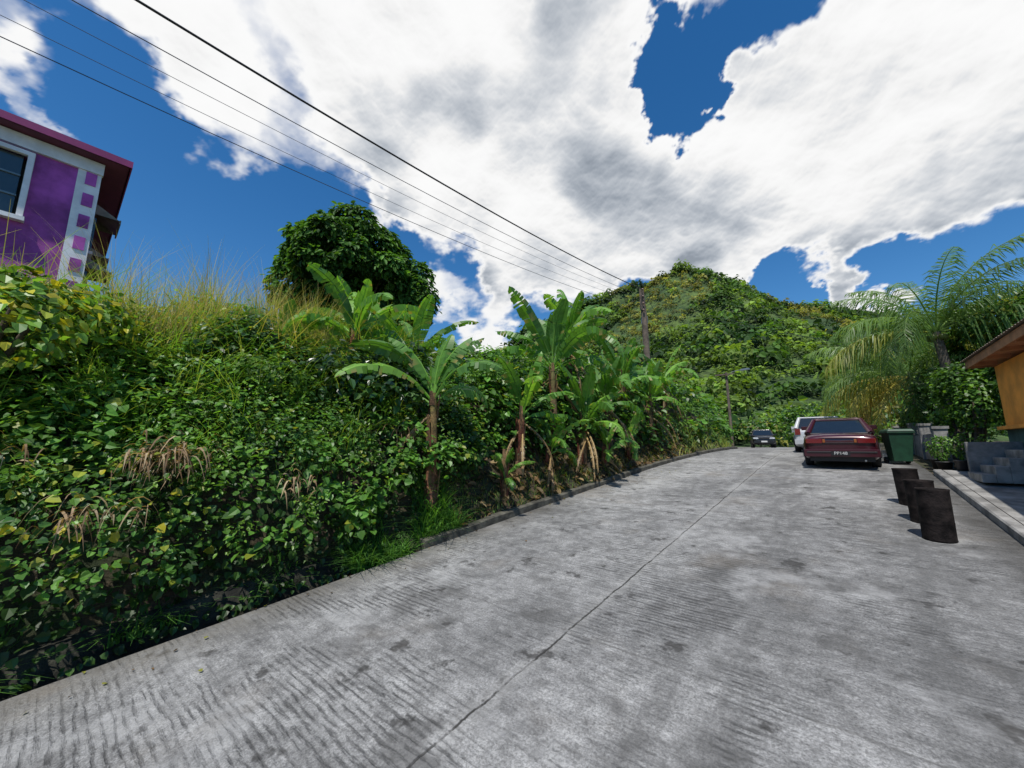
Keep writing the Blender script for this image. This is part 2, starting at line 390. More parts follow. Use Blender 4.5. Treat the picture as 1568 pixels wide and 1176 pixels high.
SPEC=[((.036,.095,.02),1.2,HEART),((.07,.17,.027),1.,HEART),((.06,.15,.028),.75,OVAL),((.11,.24,.035),.95,HEART),((.16,.30,.04),.75,OVAL),((.085,.2,.03),1.35,HEART)]
g=Geo()
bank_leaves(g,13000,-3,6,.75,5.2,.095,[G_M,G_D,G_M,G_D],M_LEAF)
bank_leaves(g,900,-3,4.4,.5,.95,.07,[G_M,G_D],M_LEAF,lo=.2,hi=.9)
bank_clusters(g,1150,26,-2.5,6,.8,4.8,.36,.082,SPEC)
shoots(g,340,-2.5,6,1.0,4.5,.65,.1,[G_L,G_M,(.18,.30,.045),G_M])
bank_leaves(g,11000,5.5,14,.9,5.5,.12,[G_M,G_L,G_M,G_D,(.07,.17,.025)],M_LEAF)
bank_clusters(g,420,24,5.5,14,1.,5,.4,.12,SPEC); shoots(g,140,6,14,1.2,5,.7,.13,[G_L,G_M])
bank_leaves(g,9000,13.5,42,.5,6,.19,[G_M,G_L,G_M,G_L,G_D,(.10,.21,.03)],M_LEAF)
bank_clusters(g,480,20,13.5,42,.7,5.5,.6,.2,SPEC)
bank_leaves(g,160,-2,1.5,.8,1.8,.10,[G_YY,G_Y,(.3,.33,.05)],M_LEAF,lo=.9,hi=1.1)
g.make('vine_thicket')
g=Geo()
for (y,d,n_) in ((4.3,2.3,60),(4.9,2.0,50),(3.6,2.5,55),(5.2,2.6,50),(4.3,1.6,40)):
    p0,nn=bank_point(y,d); K=n_*3; dd=rnd_dirs(K)+nn*.6; dd/=np.linalg.norm(dd,axis=1)[:,None]
    P=p0+nn*.6+dd*np.array([.6,.65,.6])*rng.uniform(.6,1.05,K)[:,None]
    g.inst(OVAL,HF,P,frames(dd*.5+np.array([0.1,-.1,.7])+rng.normal(size=(K,3))*.3,dd*.7+np.array([0,0,-.6])+rng.normal(size=(K,3))*.3),rng.uniform(.12,.24,K),pick([(.022,.06,.014),(.035,.09,.018),(.018,.05,.012)],K),M_LEAFG)
g.make('broadleaf_shrub')

def shell_leaves(g,blobs,n,size,pals,mat,tmpl=HEART,droop=.5,fill=.35,gap=.0,dark=.45,nscale=1.5,up=.45):
    B=np.array(blobs,float); vol=(B[:,3]*B[:,4]+B[:,4]*B[:,5]+B[:,3]*B[:,5]); w=vol/vol.sum()
    k=rng.choice(len(B),n,p=w); d=rnd_dirs(n); r=1-fill*rng.random(n)**1.6+ rng.normal(size=n)*.05
    P=B[k,:3]+d*r[:,None]*B[k,3:]
    keep=np.ones(n,bool)
    if gap>0:
        for i in range(n):
            if mnoise.noise(Vector(P[i]*nscale))<-gap: keep[i]=False
    for bb in B:
        q=(P-bb[:3])/bb[3:]; keep&=~((q**2).sum(1)<.45)
    bt=rng.uniform(.75,1.25,len(B))[k][keep]
    P=P[keep];d=d[keep];r=r[keep];n=len(P)
    nrm=d*.9+np.array([0,0,up])+rng.normal(size=(n,3))*.45
    tip=d*.5+np.array([0,0,-droop])+rng.normal(size=(n,3))*.5
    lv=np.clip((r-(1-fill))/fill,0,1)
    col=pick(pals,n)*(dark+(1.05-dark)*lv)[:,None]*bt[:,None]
    g.inst(tmpl,HF,P,frames(nrm,tip),size*rng.uniform(.65,1.35,n),col,mat)
def bush(name,c,R,nb,n,size,pals,mat=None,seed=0,stem=True,tmpl=HEART,gap=.15,parent=None,**kw):
    rr=np.random.default_rng(seed+100); bl=[]
    for i in range(nb):
        d=rr.normal(size=3); d/=np.linalg.norm(d); d[2]=abs(d[2])*.9-.15
        q=rr.uniform(.35,.72)
        bl.append((c[0]+d[0]*R[0]*q,c[1]+d[1]*R[1]*q,c[2]+d[2]*R[2]*q,R[0]*rr.uniform(.3,.5),R[1]*rr.uniform(.3,.5),R[2]*rr.uniform(.28,.45)))
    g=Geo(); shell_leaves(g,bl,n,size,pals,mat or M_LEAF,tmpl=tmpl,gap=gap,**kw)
    if stem:
        zb=ground_z(c[0],c[1])-.1
        for bb in bl[:6]:
            g.tube([(c[0],c[1],zb),((c[0]+bb[0])/2+.05,(c[1]+bb[1])/2,(zb+bb[2])/2),bb[:3]],[.06,.045,.02],M_BARK,(.09,.07,.05),6)
    return g.make(name)
bush('croton_shrub',(-7.9,-.7,3.5),(1.15,1.4,1.2),16,5200,.11,[G_L,G_Y,G_M,G_YY,(.13,.24,.03),G_L],seed=1)
bush('croton_shrub',(-9.2,.3,4.1),(1.2,1.3,.8),12,3600,.10,[G_Y,G_L,G_YY,(.15,.24,.03),G_M],seed=2)
bush('croton_shrub',(-10.,2.3,4.5),(1.0,1.3,.75),12,3000,.09,[G_Y,G_L,(.2,.27,.04),G_L],seed=51)
bush('shrub',(-7.6,2.4,3.2),(.9,1.0,.7),12,3000,.085,[G_L,G_M,(.16,.27,.04)],seed=52,tmpl=OVAL)
bush('shrub',(-7.6,4.6,3.0),(1.0,1.2,.9),10,2600,.12,[G_M,G_D,G_M],seed=3)
bush('shrub',(-9.6,7.6,4.5),(1.6,2.0,1.0),12,3200,.15,[G_M,G_D,G_L],seed=4)
bush('shrub',(-7.6,8.6,3.6),(1.2,2.0,1.3),14,3600,.14,[G_M,G_L,G_L],seed=14)
bush('shrub',(-7.4,12.6,3.6),(1.2,2.2,1.4),14,3600,.15,[G_M,G_L,G_D],seed=15)
bush('shrub',(-9.0,11.6,4.5),(1.8,2.4,1.3),12,3600,.17,[G_M,G_D,G_L],seed=5)
bush('shrub',(-8.0,16.,4.3),(1.8,2.6,1.5),12,3600,.19,[G_M,G_L,G_L],seed=6)
bush('shrub',(-7.4,21.5,3.8),(1.7,3,1.4),12,3800,.2,[G_M,G_L,G_L],seed=7)
bush('shrub',(-8.0,27,3.6),(1.6,3.,1.5),12,3800,.2,[G_M,G_L,(.14,.26,.04)],seed=8)
bush('shrub',(-11.0,36,3.7),(2.2,4,1.9),12,3800,.25,[G_M,G_L,G_D],seed=9)

def blades(g,P,H,lean,col,mat,w=.012,seg=4):
    n=len(P); az=rng.uniform(0,2*math.pi,n); ln=lean*rng.uniform(.3,1.6,n)
    D=np.stack([np.cos(az),np.sin(az),np.zeros(n)],1); Sd=np.stack([-np.sin(az),np.cos(az),np.zeros(n)],1)
    V=np.zeros((n,(seg+1)*2,3))
    for k in range(seg+1):
        t=k/seg; c=P+D*(ln*H*t**2)[:,None]+np.array([0,0,1.])*(H*(t-.3*ln*t**2.2))[:,None]
        ww=w*(1-t*.92)
        V[:,2*k]=c-Sd*ww; V[:,2*k+1]=c+Sd*ww
    F=[[2*k,2*k+1,2*k+3,2*k+2] for k in range(seg)]
    F=(np.array(F)[None]+(np.arange(n)*(seg+1)*2)[:,None,None]).reshape(-1,4)
    g.add(V.reshape(-1,3),F,np.repeat(col[:,None,:],(seg+1)*2,1).reshape(-1,3),mat)
def grass_on_bank(g,n,y0,y1,d0,d1,h,cols,w=.012,lean=.5,off=0.,clump=None):
    P=[];hm=[];tries=0
    while len(P)<n and tries<n*8:
        tries+=1
        y=rng.uniform(y0,y1); d=rng.uniform(d0,d1)
        if clump is not None and nz(y*1.6,d*1.6,9)<clump: continue
        p0,nn=bank_point(y,d); P.append(p0+np.array([0,0,off])); hm.append(1+.7*nz(y*1.3,d*.7,21))
    n=len(P); P=np.array(P); H=h*rng.uniform(.45,1.4,n)*np.array(hm); blades(g,P,H,lean,pick(cols,n),M_LEAFM,w)
g=Geo()
GG=[(.15,.26,.045),(.24,.30,.055),(.36,.33,.10),(.10,.22,.035)]
grass_on_bank(g,6500,-3,6.5,2.6,5.5,1.0,GG,.012,.8,.25)
grass_on_bank(g,2200,.3,3.8,2.8,4.8,1.35,[(.42,.37,.15),(.26,.30,.08),(.38,.29,.13)],.007,.4,.35,-.05)
grass_on_bank(g,2600,2.,7,5,9,.9,GG,.012,.6,.2)
grass_on_bank(g,2600,-1,6,1.0,2.8,.65,[(.14,.28,.04),(.24,.32,.07),(.10,.22,.035)],.009,1.2,.35,0.)
g.make('tall_grass')
g=Geo()
GR=[(.07,.19,.03),(.11,.25,.04),(.06,.15,.03)]
grass_on_bank(g,1700,2.6,5.1,.08,.85,.42,GR,.014,1.1,0,-.05)
grass_on_bank(g,500,-1,2.8,.5,.8,.3,GR,.01,1.4,0.05,0)
grass_on_bank(g,1100,5,9,.2,.9,.2,[(.1,.16,.035),(.2,.17,.06),(.08,.15,.03)],.01,1.)
grass_on_bank(g,800,9,16,.2,.8,.2,[(.1,.16,.035),(.2,.17,.06)],.012,1.)
grass_on_bank(g,900,16,26,.1,1.2,.45,[(.25,.27,.08),(.12,.2,.04)],.02,.8)
g.make('verge_grass')
g=Geo(); n=1100; P=[];
for i in range(n):
    y=rng.uniform(4.3,18); d=rng.uniform(.18,1.1); p0,nn=bank_point(y,d); P.append(p0+nn*.04)
P=np.array(P); g.inst(LANCE*np.array([1.6,1,1]),HF,P,frames(rng.normal(size=(n,3))*.4+np.array([.6,0,1.]),rng.normal(size=(n,3))),rng.uniform(.08,.28,n),pick([BR,BRD,(.25,.18,.09),(.12,.08,.04)],n),M_LEAFM)
n=110; yy=rng.uniform(0,16,n); xx=np.array([EL(y) for y in yy])+rng.random(n)**2*1.2+.03
P=np.stack([xx,yy,np.array([road_z(y) for y in yy])+.02],1)
g.inst(HEART,HF,P,frames(rng.normal(size=(n,3))*.25+np.array([0,0,1.]),rng.normal(size=(n,3))),rng.uniform(.02,.045,n),pick([BR,BRD,(.2,.2,.04)],n),M_LEAFM)
g.make('fallen_leaves')

def dry_bunch(g,y,d,n,L,off=.5):
    p0,nn=bank_point(y,d); c=p0+nn*(off+max(.05,lump(y,d))*.8)
    for i in range(n):
        az=rng.uniform(-1.9,1.5); dirv=np.array([math.cos(az),math.sin(az),0]); s=rng.uniform(.35,1.)*L
        t0=rng.normal(size=3)*np.array([.08,.18,.08]); pts=[]; rise=rng.uniform(0,.5)
        for k in range(6):
            t=k/5; pts.append(c+t0+dirv*(s*.8*t)+np.array([0,0,rise*s*math.sin(t*3.)-s*.7*t**2]))
        pts=np.array(pts); w=rng.uniform(.003,.012); sd=np.array([-dirv[1],dirv[0],rng.normal()*.4])
        ws=w*np.array([.6,1,1,.9,.6,.1])[:,None]
        V=np.concatenate([pts-sd*ws,pts+sd*ws]); F=[[k,k+1,k+7,k+6] for k in range(5)]
        c0=np.array(random.choice([(.32,.22,.13),(.22,.14,.075),(.38,.29,.18),(.14,.085,.045)]))*rng.uniform(.7,1.2); g.add(V,F,c0,M_LEAFM)
g=Geo()
dry_bunch(g,.95,1.35,170,.42,.28); dry_bunch(g,.4,1.1,60,.4,.18); dry_bunch(g,-.45,1.5,40,.4,.25); dry_bunch(g,4.25,1.3,60,.32,.28); dry_bunch(g,2.3,1.1,30,.3,.2)
g.make('dry_grass_tufts')

# ------------------------------------------------------------------ banana plants
def banana_leaf(g,base,az,L,e0,droop,W,col,torn=.4,twist=0.):
    ns=22; pts=[np.array(base,float)]; D=[]
    hd=np.array([math.cos(az),math.sin(az),0.]); sw=rng.normal()*.25
    for k in range(ns):
        t=(k+.5)/ns; a=e0-droop*t**1.5; h2=hd+np.array([-hd[1],hd[0],0])*sw*t; h2/=np.linalg.norm(h2)
        dv=h2*math.cos(a)+np.array([0,0,math.sin(a)]); D.append(dv); pts.append(pts[-1]+dv*L/ns)
    D.append(D[-1]); side0=np.array([-hd[1],hd[0],0.])
    P=np.array(pts)
    g.tube(P[::2],np.linspace(.026,.005,len(P[::2])),M_LEAF,np.array(col)*1.5+np.array([.05,.05,.01]),5,caps=False)
    start=int(ns*.16)
    for sgn in (-1,1):
        fl=rng.uniform(-.3,.1)
        for k in range(start,ns):
            t0=(k-start)/(ns-start); t1=(k+1-start)/(ns-start)
            w0=W*(math.sin(math.pi*min(1,t0*.93+.07))**.5); w1=W*(math.sin(math.pi*min(1,t1*.93+.07))**.5)
            up=np.cross(D[k],side0)*-1; up/=np.linalg.norm(up)
            if up[2]<0: up=-up
            if rng.random()<torn: fl=rng.uniform(-1.25,.0)
            gp=rng.uniform(.0,.5) if rng.random()<torn else 0
            ln=rng.uniform(.8,1.05) if torn>.3 else 1.
            sd=side0*sgn*math.cos(twist)+up*math.sin(twist)*sgn
            def ptt(Pm,w,f,ff): return Pm+sd*w*ff*math.cos(f)+up*w*ff*(math.sin(f)+.22*(1-ff))+D[k]*w*.35*ff
            A=P[k];Bp=P[k+1]; Be=A+(Bp-A)*(1-gp*.9)
            V=[A,ptt(A,w0,fl*.4+.25,.5),ptt(A,w0*ln,fl,1.),Bp,ptt(Be,w1,fl*.4+.25,.5),ptt(Be,w1*ln,fl,1.)]
            c=np.array(col)*rng.uniform(.82,1.15)
            cc=np.array([c*1.15,c,c*.95,c*1.15,c,c*.95])
            if rng.random()<.15*(.5+torn): cc[2]=cc[5]=np.array((.3,.24,.08))
            g.add(V,[[0,1,4,3],[1,2,5,4]],cc,M_LEAF)
BL=[(.085,.20,.032),(.11,.25,.038),(.07,.17,.03),(.15,.30,.045)]
def banana(x,y,h,L,nl=9,seed=0,dead=4,lean=(0,0),trunkc=(.13,.08,.045),r=.12,azs=None,up=0.):
    global rng
    keep=rng; rng=np.random.default_rng(seed+500)
    z=ground_z(x,y)-.1; g=Geo(); n=9
    P=[(x+lean[0]*(k/n)**1.5,y+lean[1]*(k/n)**1.5,z+h*k/n) for k in range(n+1)]
    rad=[r*1.25-(r*.75)*(k/n)**.8 for k in range(n+1)]
    cols=np.repeat([np.array(trunkc)*rng.uniform(.7,1.4)*(1-.3*(k/n))+np.array((.04,.08,.01))*(k/n)**2 for k in range(n+1)],10,0)
    Pn=np.array(P); g.tube(Pn,rad,M_BARK,cols,10,caps=False)
    for k in range(22):
        t=rng.uniform(.05,.95); a=rng.uniform(0,6.28); c=Pn[int(t*n)]; rr=rad[int(t*n)]+.006
        o=np.array([math.cos(a),math.sin(a),0]); s=np.array([-o[1],o[0],0])
        hh=rng.uniform(.2,.6); w=rng.uniform(.02,.07)
        g.add([c+o*rr-s*w,c+o*rr+s*w,c+o*(rr+.05)+s*w*.5+np.array([0,0,hh]),c+o*(rr+.05)-s*w*.4+np.array([0,0,hh])],[[0,1,2,3]],np.array(random.choice([(.2,.12,.06),(.1,.055,.03),(.15,.05,.03)]))*rng.uniform(.7,1.3),M_BARK)
    top=Pn[-1]
    for i in range(nl):
        az=(azs[i] if azs else i*2.4+rng.uniform(-.5,.5)); age=i/nl
        e0=1.42-1.0*age+rng.uniform(-.15,.12)+up*age; dr=.45+1.9*age+rng.uniform(-.15,.35)
        LL=L*(.85+.3*math.sin(age*3))*rng.uniform(.8,1.15)
        banana_leaf(g,top+np.array([0,0,-.3*age]),az,LL,e0,dr,.165*L/1.3*rng.uniform(.85,1.15),random.choice(BL),torn=.22+.6*age,twist=rng.uniform(-.6,.6))
    for i in range(dead):
        az=rng.uniform(0,6.28); banana_leaf(g,top+np.array([0,0,-.3-.1*i]),az,L*.8,-.6,.9,.06,random.choice([(.2,.13,.07),(.12,.08,.04),(.28,.2,.11)]),torn=.9)
    g.make('banana_plant'); rng=keep
banana(-5.95,4.72,2.2,1.75,10,1,dead=2,trunkc=(.17,.075,.045),azs=[1.2,.75,-2.4,.6,3.9,2.9,0.1,-1.6,1.0,3.4],up=.25)
banana(-6.0,7.4,1.55,1.7,9,2,dead=3,lean=(.05,.1),azs=[1.4,0,-1.5,3.,.7,-.6,3.6,-2.4,1.1])
banana(-6.3,9.4,2.3,2.4,10,3,dead=4)
banana(-5.8,10.1,1.3,1.9,9,4,dead=5,lean=(.1,.1))
banana(-6.7,11.0,2.5,2.4,10,5,dead=3)
banana(-5.9,12.0,1.6,2.1,9,6,dead=6)
banana(-6.0,13.6,2.0,2.2,9,7,dead=6)
banana(-5.6,15.2,1.7,2.0,9,9,dead=6)
banana(-5.7,17.2,1.9,2.0,8,10,dead=4)
banana(-8.4,4.3,1.2,1.9,9,12,dead=1)
banana(-8.9,3.0,.6,1.4,8,13,dead=1)
banana(-8.3,5.9,.8,1.9,8,14,dead=1)
banana(-5.75,6.6,.6,.8,6,15,dead=1,r=.06)
banana(-5.5,12.7,.7,1.2,6,16,dead=4,r=.08)
banana(-5.6,11.1,.6,1.3,6,18,dead=5,r=.08,lean=(.15,0))
banana(-5.9,8.5,.7,1.3,7,19,dead=3,r=.08,lean=(.1,0))
banana(-9.8,5.2,1.0,1.9,8,17,dead=1)

# ------------------------------------------------------------------ trees
def tree(name,base,h0,c,R,nb,n,size,pals,seed,tmpl=LANCE,mat=None,gap=.12,trunk=.35,barkc=(.10,.08,.06),blobr=(.26,.42),extra=(),**kw):
    rr=np.random.default_rng(seed); bl=[]
    i=0
    while len(bl)<nb:
        th=2.399*i; z=1-2*(i+.5)/ (nb*1.25); i+=1
        if i>nb*1.25: break
        r=math.sqrt(max(0,1-z*z)); q=rr.uniform(.6,.78)
        jit=rr.normal(size=3)*.07
        bl.append((c[0]+(r*math.cos(th)*q+jit[0])*R[0],c[1]+(r*math.sin(th)*q+jit[1])*R[1],c[2]+(z*q+jit[2])*R[2],
                   R[0]*rr.uniform(*blobr),R[1]*rr.uniform(*blobr),R[2]*rr.uniform(blobr[0]*.9,blobr[1]*.9)))
    bl+=list(extra)
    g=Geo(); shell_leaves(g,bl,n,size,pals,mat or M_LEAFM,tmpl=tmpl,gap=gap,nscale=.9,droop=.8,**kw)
    fork=np.array([base[0],base[1],base[2]+h0])
    g.tube([base,(base[0]+.05,base[1],base[2]+h0*.5),fork],[trunk*1.25,trunk,trunk*.85],M_BARK,barkc,10)
    for bb in bl[::2]:
        e=np.array(bb[:3]); mid=(fork+e)/2+rr.normal(size=3)*.15*R[0]*.3+np.array([0,0,-.1*R[2]])
        g.tube([fork,mid,e],[trunk*.45,trunk*.22,trunk*.06],M_BARK,barkc,6,caps=False)
    return g.make(name)
tree('mango_tree',(-18.2,9.3,4.9),3.0,(-18.4,9.0,10.9),(3.35,3.35,2.85),56,74000,.27,[(.045,.12,.018),(.065,.16,.024),(.09,.20,.03),(.03,.08,.014)],21,
     extra=[(-16.4,11.4,9.6,1.3,1.3,1.4),(-20.0,7.2,9.8,1.4,1.4,1.3),(-18.3,9.1,9.3,2.3,2.3,1.6),(-16.3,11.5,10.8,.9,.9,.9)],dark=.4,up=.7,gap=.25,tmpl=OVAL,blobr=(.2,.33))

# ------------------------------------------------------------------ hills
def site(xc,yc): return (CY*xc-SY*yc, SY*xc+CY*yc)
m,nt=newmat('hill_undergrowth'); b=NB(nt)
out=b.n('ShaderNodeOutputMaterial'); p=b.n('ShaderNodeBsdfPrincipled'); tc=b.n('ShaderNodeTexCoord').outputs['Object']
f=b.mapr(b.noise(tc,.035,5,.6),.4,.6); f2=b.mapr(b.noise(tc,.5,6,.7),.3,.7,.4,1.5)
col=b.mix(f,(.028,.06,.014,1),(.07,.11,.022,1)); col=b.mix(1.,col,f2,'MULTIPLY'); b.l(col,p.inputs['Base Color']); p.inputs['Roughness'].default_value=.95
b.l(p.outputs[0],out.inputs[0]); M_HILL=m
MAIN=[(-160,3),(-60,8),(0,26),(30,46),(50,62),(61,73),(69,80),(80,84),(89,82.5),(99.5,77),(114,71),(126,67),(143,64),(155,61),(164,61),(198,54),(231,42),(300,22),(400,8)]
MAIN=[(x,z-1.) for x,z in MAIN]
BACK=[(-200,5),(-90,18),(-40,40),(7,74),(35,91),(68,106),(84,114),(100,113),(130,108),(180,96),(260,60),(400,10)]
def hill(name,tab,y0,yr,y1,ntree,tsize,seed,xr,z0=1.5):
    rr=np.random.default_rng(seed)
    def hz(xc,yc):
        R=lerp_tab(xc,tab)
        sp=.5+.5*nz(xc*.018+seed,yc*.008)
        if yc<yr: t=max(0,(yc-y0)/(yr-y0)); f=t**(1.0+.7*sp)
        else: t=max(0,1-(yc-yr)/(y1-yr)); f=t*t*(3-2*t)
        amp=min(1,max(0,(1-abs(f-.5)*2)))*10
        return z0+(R-z0)*f+amp*nz(xc*.03,yc*.03,seed)
    X=np.arange(xr[0],xr[1]+1,5.); Yv=np.concatenate([np.arange(y0,yr,5.),np.arange(yr,y1+1,12.)]); V=[];F=[]
    for yc in Yv:
        for xc in X:
            a,b_=site(xc,yc); V.append((a,b_,hz(xc,yc)))
    k=len(X)
    for j in range(len(Yv)-1):
        for i in range(k-1): a=j*k+i; F.append([a,a+1,a+k+1,a+k])
    g=Geo(); g.add(V,F,(1,1,1),M_HILL,True); g.make(name)
    P=[];C=[];S=[];N=[]
    K=36
    for i in range(ntree):
        xc=rr.uniform(xr[0]*.98,xr[1]*.98); yc=y0+(yr+8-y0)*rr.random()**.85
        if i%9==0: yc=yr+rr.uniform(-3,3)
        z=hz(xc,yc); a,b_=site(xc,yc)
        patch=nz(xc*.022,z*.03,seed+3); p2=nz(xc*.06,z*.08,seed+5)
        sz=tsize*rr.uniform(.45,1.25)
        if rr.random()<.10: sz*=1.6
        if patch>.14: base=np.array((.27,.27,.055)); sz*=.65
        elif p2>.10: base=np.array((.16,.26,.042))
        elif p2>-.14: base=np.array((.08,.17,.028))
        else: base=np.array((.032,.08,.016))
        base=base*rr.uniform(.55,1.4)
        q=rr.random()
        if q<.12: base=np.array((.20,.31,.05))
        elif q<.26: base=np.array((.028,.065,.015))
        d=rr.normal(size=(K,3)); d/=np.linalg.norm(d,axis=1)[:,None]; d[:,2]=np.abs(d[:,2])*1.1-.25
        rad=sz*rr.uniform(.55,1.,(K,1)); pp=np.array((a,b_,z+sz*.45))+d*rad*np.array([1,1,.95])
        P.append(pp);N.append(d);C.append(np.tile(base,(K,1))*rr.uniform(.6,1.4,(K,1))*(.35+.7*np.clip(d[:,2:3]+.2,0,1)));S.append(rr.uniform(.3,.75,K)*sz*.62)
    P=np.concatenate(P);N=np.concatenate(N);C=np.concatenate(C);S=np.concatenate(S); n=len(P)
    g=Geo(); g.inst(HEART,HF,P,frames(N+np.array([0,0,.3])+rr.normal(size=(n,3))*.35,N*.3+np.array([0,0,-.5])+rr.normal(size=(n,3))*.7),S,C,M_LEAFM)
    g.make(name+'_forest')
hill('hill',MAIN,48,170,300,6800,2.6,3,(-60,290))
hill('ridge',BACK,185,260,420,1400,4.6,9,(-60,170),10)

bush('roadside_trees',(-14,62,4.2),(9,6,3.4),22,8000,.4,[G_M,G_L,G_D,(.2,.2,.04)],seed=31)
bush('roadside_trees',(-2,66,4.5),(9,6,4.2),22,8000,.4,[G_M,G_L,G_D],seed=32)
bush('roadside_trees',(4,46,4.2),(4,8,3.2),22,7000,.32,[G_M,G_L,G_D,(.2,.2,.04)],seed=33)
bush('roadside_trees',(-20,52,5),(7,7,4.),20,6000,.4,[G_M,G_L,G_D],seed=34)
bush('roadside_trees',(16,52,5),(8,8,5),20,6000,.4,[G_M,G_L,G_D],seed=36)
bush('hedge',(3.6,32,2.9),(1.4,5,1.5),18,5000,.2,[G_M,G_L,(.2,.22,.04)],seed=35)

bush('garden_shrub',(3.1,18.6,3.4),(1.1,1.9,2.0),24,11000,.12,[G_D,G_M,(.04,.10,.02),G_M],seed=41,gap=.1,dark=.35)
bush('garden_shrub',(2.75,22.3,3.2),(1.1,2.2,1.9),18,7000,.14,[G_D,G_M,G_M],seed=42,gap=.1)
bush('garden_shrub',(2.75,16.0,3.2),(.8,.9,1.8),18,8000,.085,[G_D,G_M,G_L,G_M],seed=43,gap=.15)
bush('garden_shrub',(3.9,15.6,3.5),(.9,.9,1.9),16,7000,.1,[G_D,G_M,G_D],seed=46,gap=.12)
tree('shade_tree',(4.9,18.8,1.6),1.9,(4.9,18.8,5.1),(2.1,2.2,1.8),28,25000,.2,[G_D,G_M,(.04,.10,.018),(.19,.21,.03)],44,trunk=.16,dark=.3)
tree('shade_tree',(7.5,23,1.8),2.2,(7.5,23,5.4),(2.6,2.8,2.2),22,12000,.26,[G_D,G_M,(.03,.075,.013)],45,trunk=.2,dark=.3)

# ------------------------------------------------------------------ coconut palms
def frond(g,base,az,L,e0,droop,col,leaflen=.24,nl=64,w=.017,hang=.5):
    ns=24; hd=np.array([math.cos(az),math.sin(az),0.]); sd=np.array([-hd[1],hd[0],0.]); p=np.array(base,float); P=[p]; D=[]
    for k in range(ns):
        t=(k+.5)/ns; a=e0-droop*t**1.5; dv=hd*math.cos(a)+np.array([0,0,math.sin(a)]); D.append(dv); p=p+dv*L/ns; P.append(p)
    D.append(D[-1]); P=np.array(P); D=np.array(D)
    g.tube(P[::3],np.linspace(.03,.006,len(P[::3])),M_LEAF,np.array(col)*1.3+np.array([.04,.04,0]),5,caps=False)
    for k in range(nl):
        t=.12+.88*k/nl; f=t*ns; i=int(min(ns-1,f)); q=P[i]+(P[i+1]-P[i])*(f-i); dv=D[i]
        ll=leaflen*L*(math.sin(math.pi*(t*.85+.12))**.7)
        for s in (-1,1):
            dr=sd*s*.7+dv*.7+rng.normal(size=3)*.15; dr/=np.linalg.norm(dr)
            m=q+dr*ll*.5+np.array([0,0,-.16*ll]); e=q+dr*ll*.84+np.array([0,0,-hang*ll*rng.uniform(.7,1.5)])
            ws=dv*w; c=np.array(col)*rng.uniform(.75,1.25)
            g.add([q-ws*.6,q+ws*.6,m+ws,m-ws,e+ws*.15,e-ws*.15],[[0,1,2,3],[3,2,4,5]],c,M_LEAF)
def palm(x,y,zt,L,nf,seed,azold=(),flat=1.2):
    global rng
    keep=rng; rng=np.random.default_rng(seed); g=Geo(); z=ground_z(x,y)-.1
    pts=[(x+.12*math.sin(t*3),y+.05*t,z+(zt-z)*t) for t in np.linspace(0,1,9)]
    g.tube(pts,np.linspace(.17,.11,9),M_BARK,(.12,.10,.08),10)
    top=np.array(pts[-1])
    for i in range(nf):
        age=i/nf; az=i*2.4+rng.uniform(-.3,.3)
        c=random.choice([(.10,.19,.045),(.13,.22,.06),(.08,.15,.035)])
        frond(g,top,az,L*rng.uniform(.85,1.15),1.3-flat*age,1.15+1.1*age,c,hang=.55+.5*age)
    for i,az in enumerate(azold):
        frond(g,top,az,L*rng.uniform(.85,1.05),.2-.12*i,1.35,random.choice([(.36,.32,.07),(.33,.24,.05),(.24,.26,.05)]),hang=.9)
    for i in range(6):
        a=i*1.05; g.lathe([(.01,-.11),(.07,-.07),(.09,0),(.07,.07),(.01,.11)],top+np.array([.18*math.cos(a),.18*math.sin(a),-.18]),M_LEAF,(.14,.17,.04),8)
    g.make('coconut_palm'); rng=keep
palm(2.75,17.9,5.7,3.5,22,61,[3.5])
palm(2.3,20.8,4.7,3.4,16,62,[2.9,3.3,3.7,2.5,4.1,3.1,3.5])

# ------------------------------------------------------------------ purple house
M_PURP=mat_simple('purple_render',(.40,.085,.38),.85,0,.5,1.3,.2,detail=8)
M_WHITE=mat_simple('white_trim',(.76,.76,.78),.7,0,.15,3)
M_MAR=mat_simple('magenta_fascia',(.26,.03,.13),.5,0,.2,3); M_SOF=mat_simple('maroon_soffit',(.14,.03,.06),.7,0,.2,3)
M_GLASS=mat_simple('dark_glass',(.03,.045,.05),.12,0,.2,2,spec=.8)
M_LOUV=mat_simple('louvre_glass',(.13,.17,.18),.15,0,.3,4,spec=.8)
M_AWN=mat_simple('awning_metal',(.26,.24,.19),.6,.2,.4,3); M_INT=mat_simple('room_interior',(.12,.12,.10),.9,0,.4,2)
house=empty('purple_house')
fx=-12.5; ye=.05; zt=8.55; zb=3.5
wy1=-1.0; wy0=-3.2; wz0=7.0-.25; wz1=8.12
g=Geo()
g.box((fx-.1,(ye-.36+wy1)/2,(zb+zt)/2),(.2,(ye-.36-wy1),zt-zb),M_PURP)
g.box((fx-.1,(wy0-11)/2,(zb+zt)/2),(.2,(wy0+11),zt-zb),M_PURP)
g.box((fx-.1,(wy0+wy1)/2,(zb+wz0)/2),(.2,wy1-wy0,wz0-zb),M_PURP)
g.box((fx-.1,(wy0+wy1)/2,(wz1+zt)/2),(.2,wy1-wy0,zt-wz1),M_PURP)
g.box((fx-4.2,ye-.1,(zb+zt)/2),(8.0,.2,zt-zb),M_PURP); g.box((fx-4.2,-10.9,(zb+zt)/2),(8.0,.2,zt-zb),M_PURP); g.box((fx-8.3,-5.4,(zb+zt)/2),(.2,11.2,zt-zb),M_PURP)
g.make('walls',house)
g=Geo()
g.box((fx-.085,ye-.18,(zb+zt)/2),(.24,.36,zt-zb),M_WHITE)
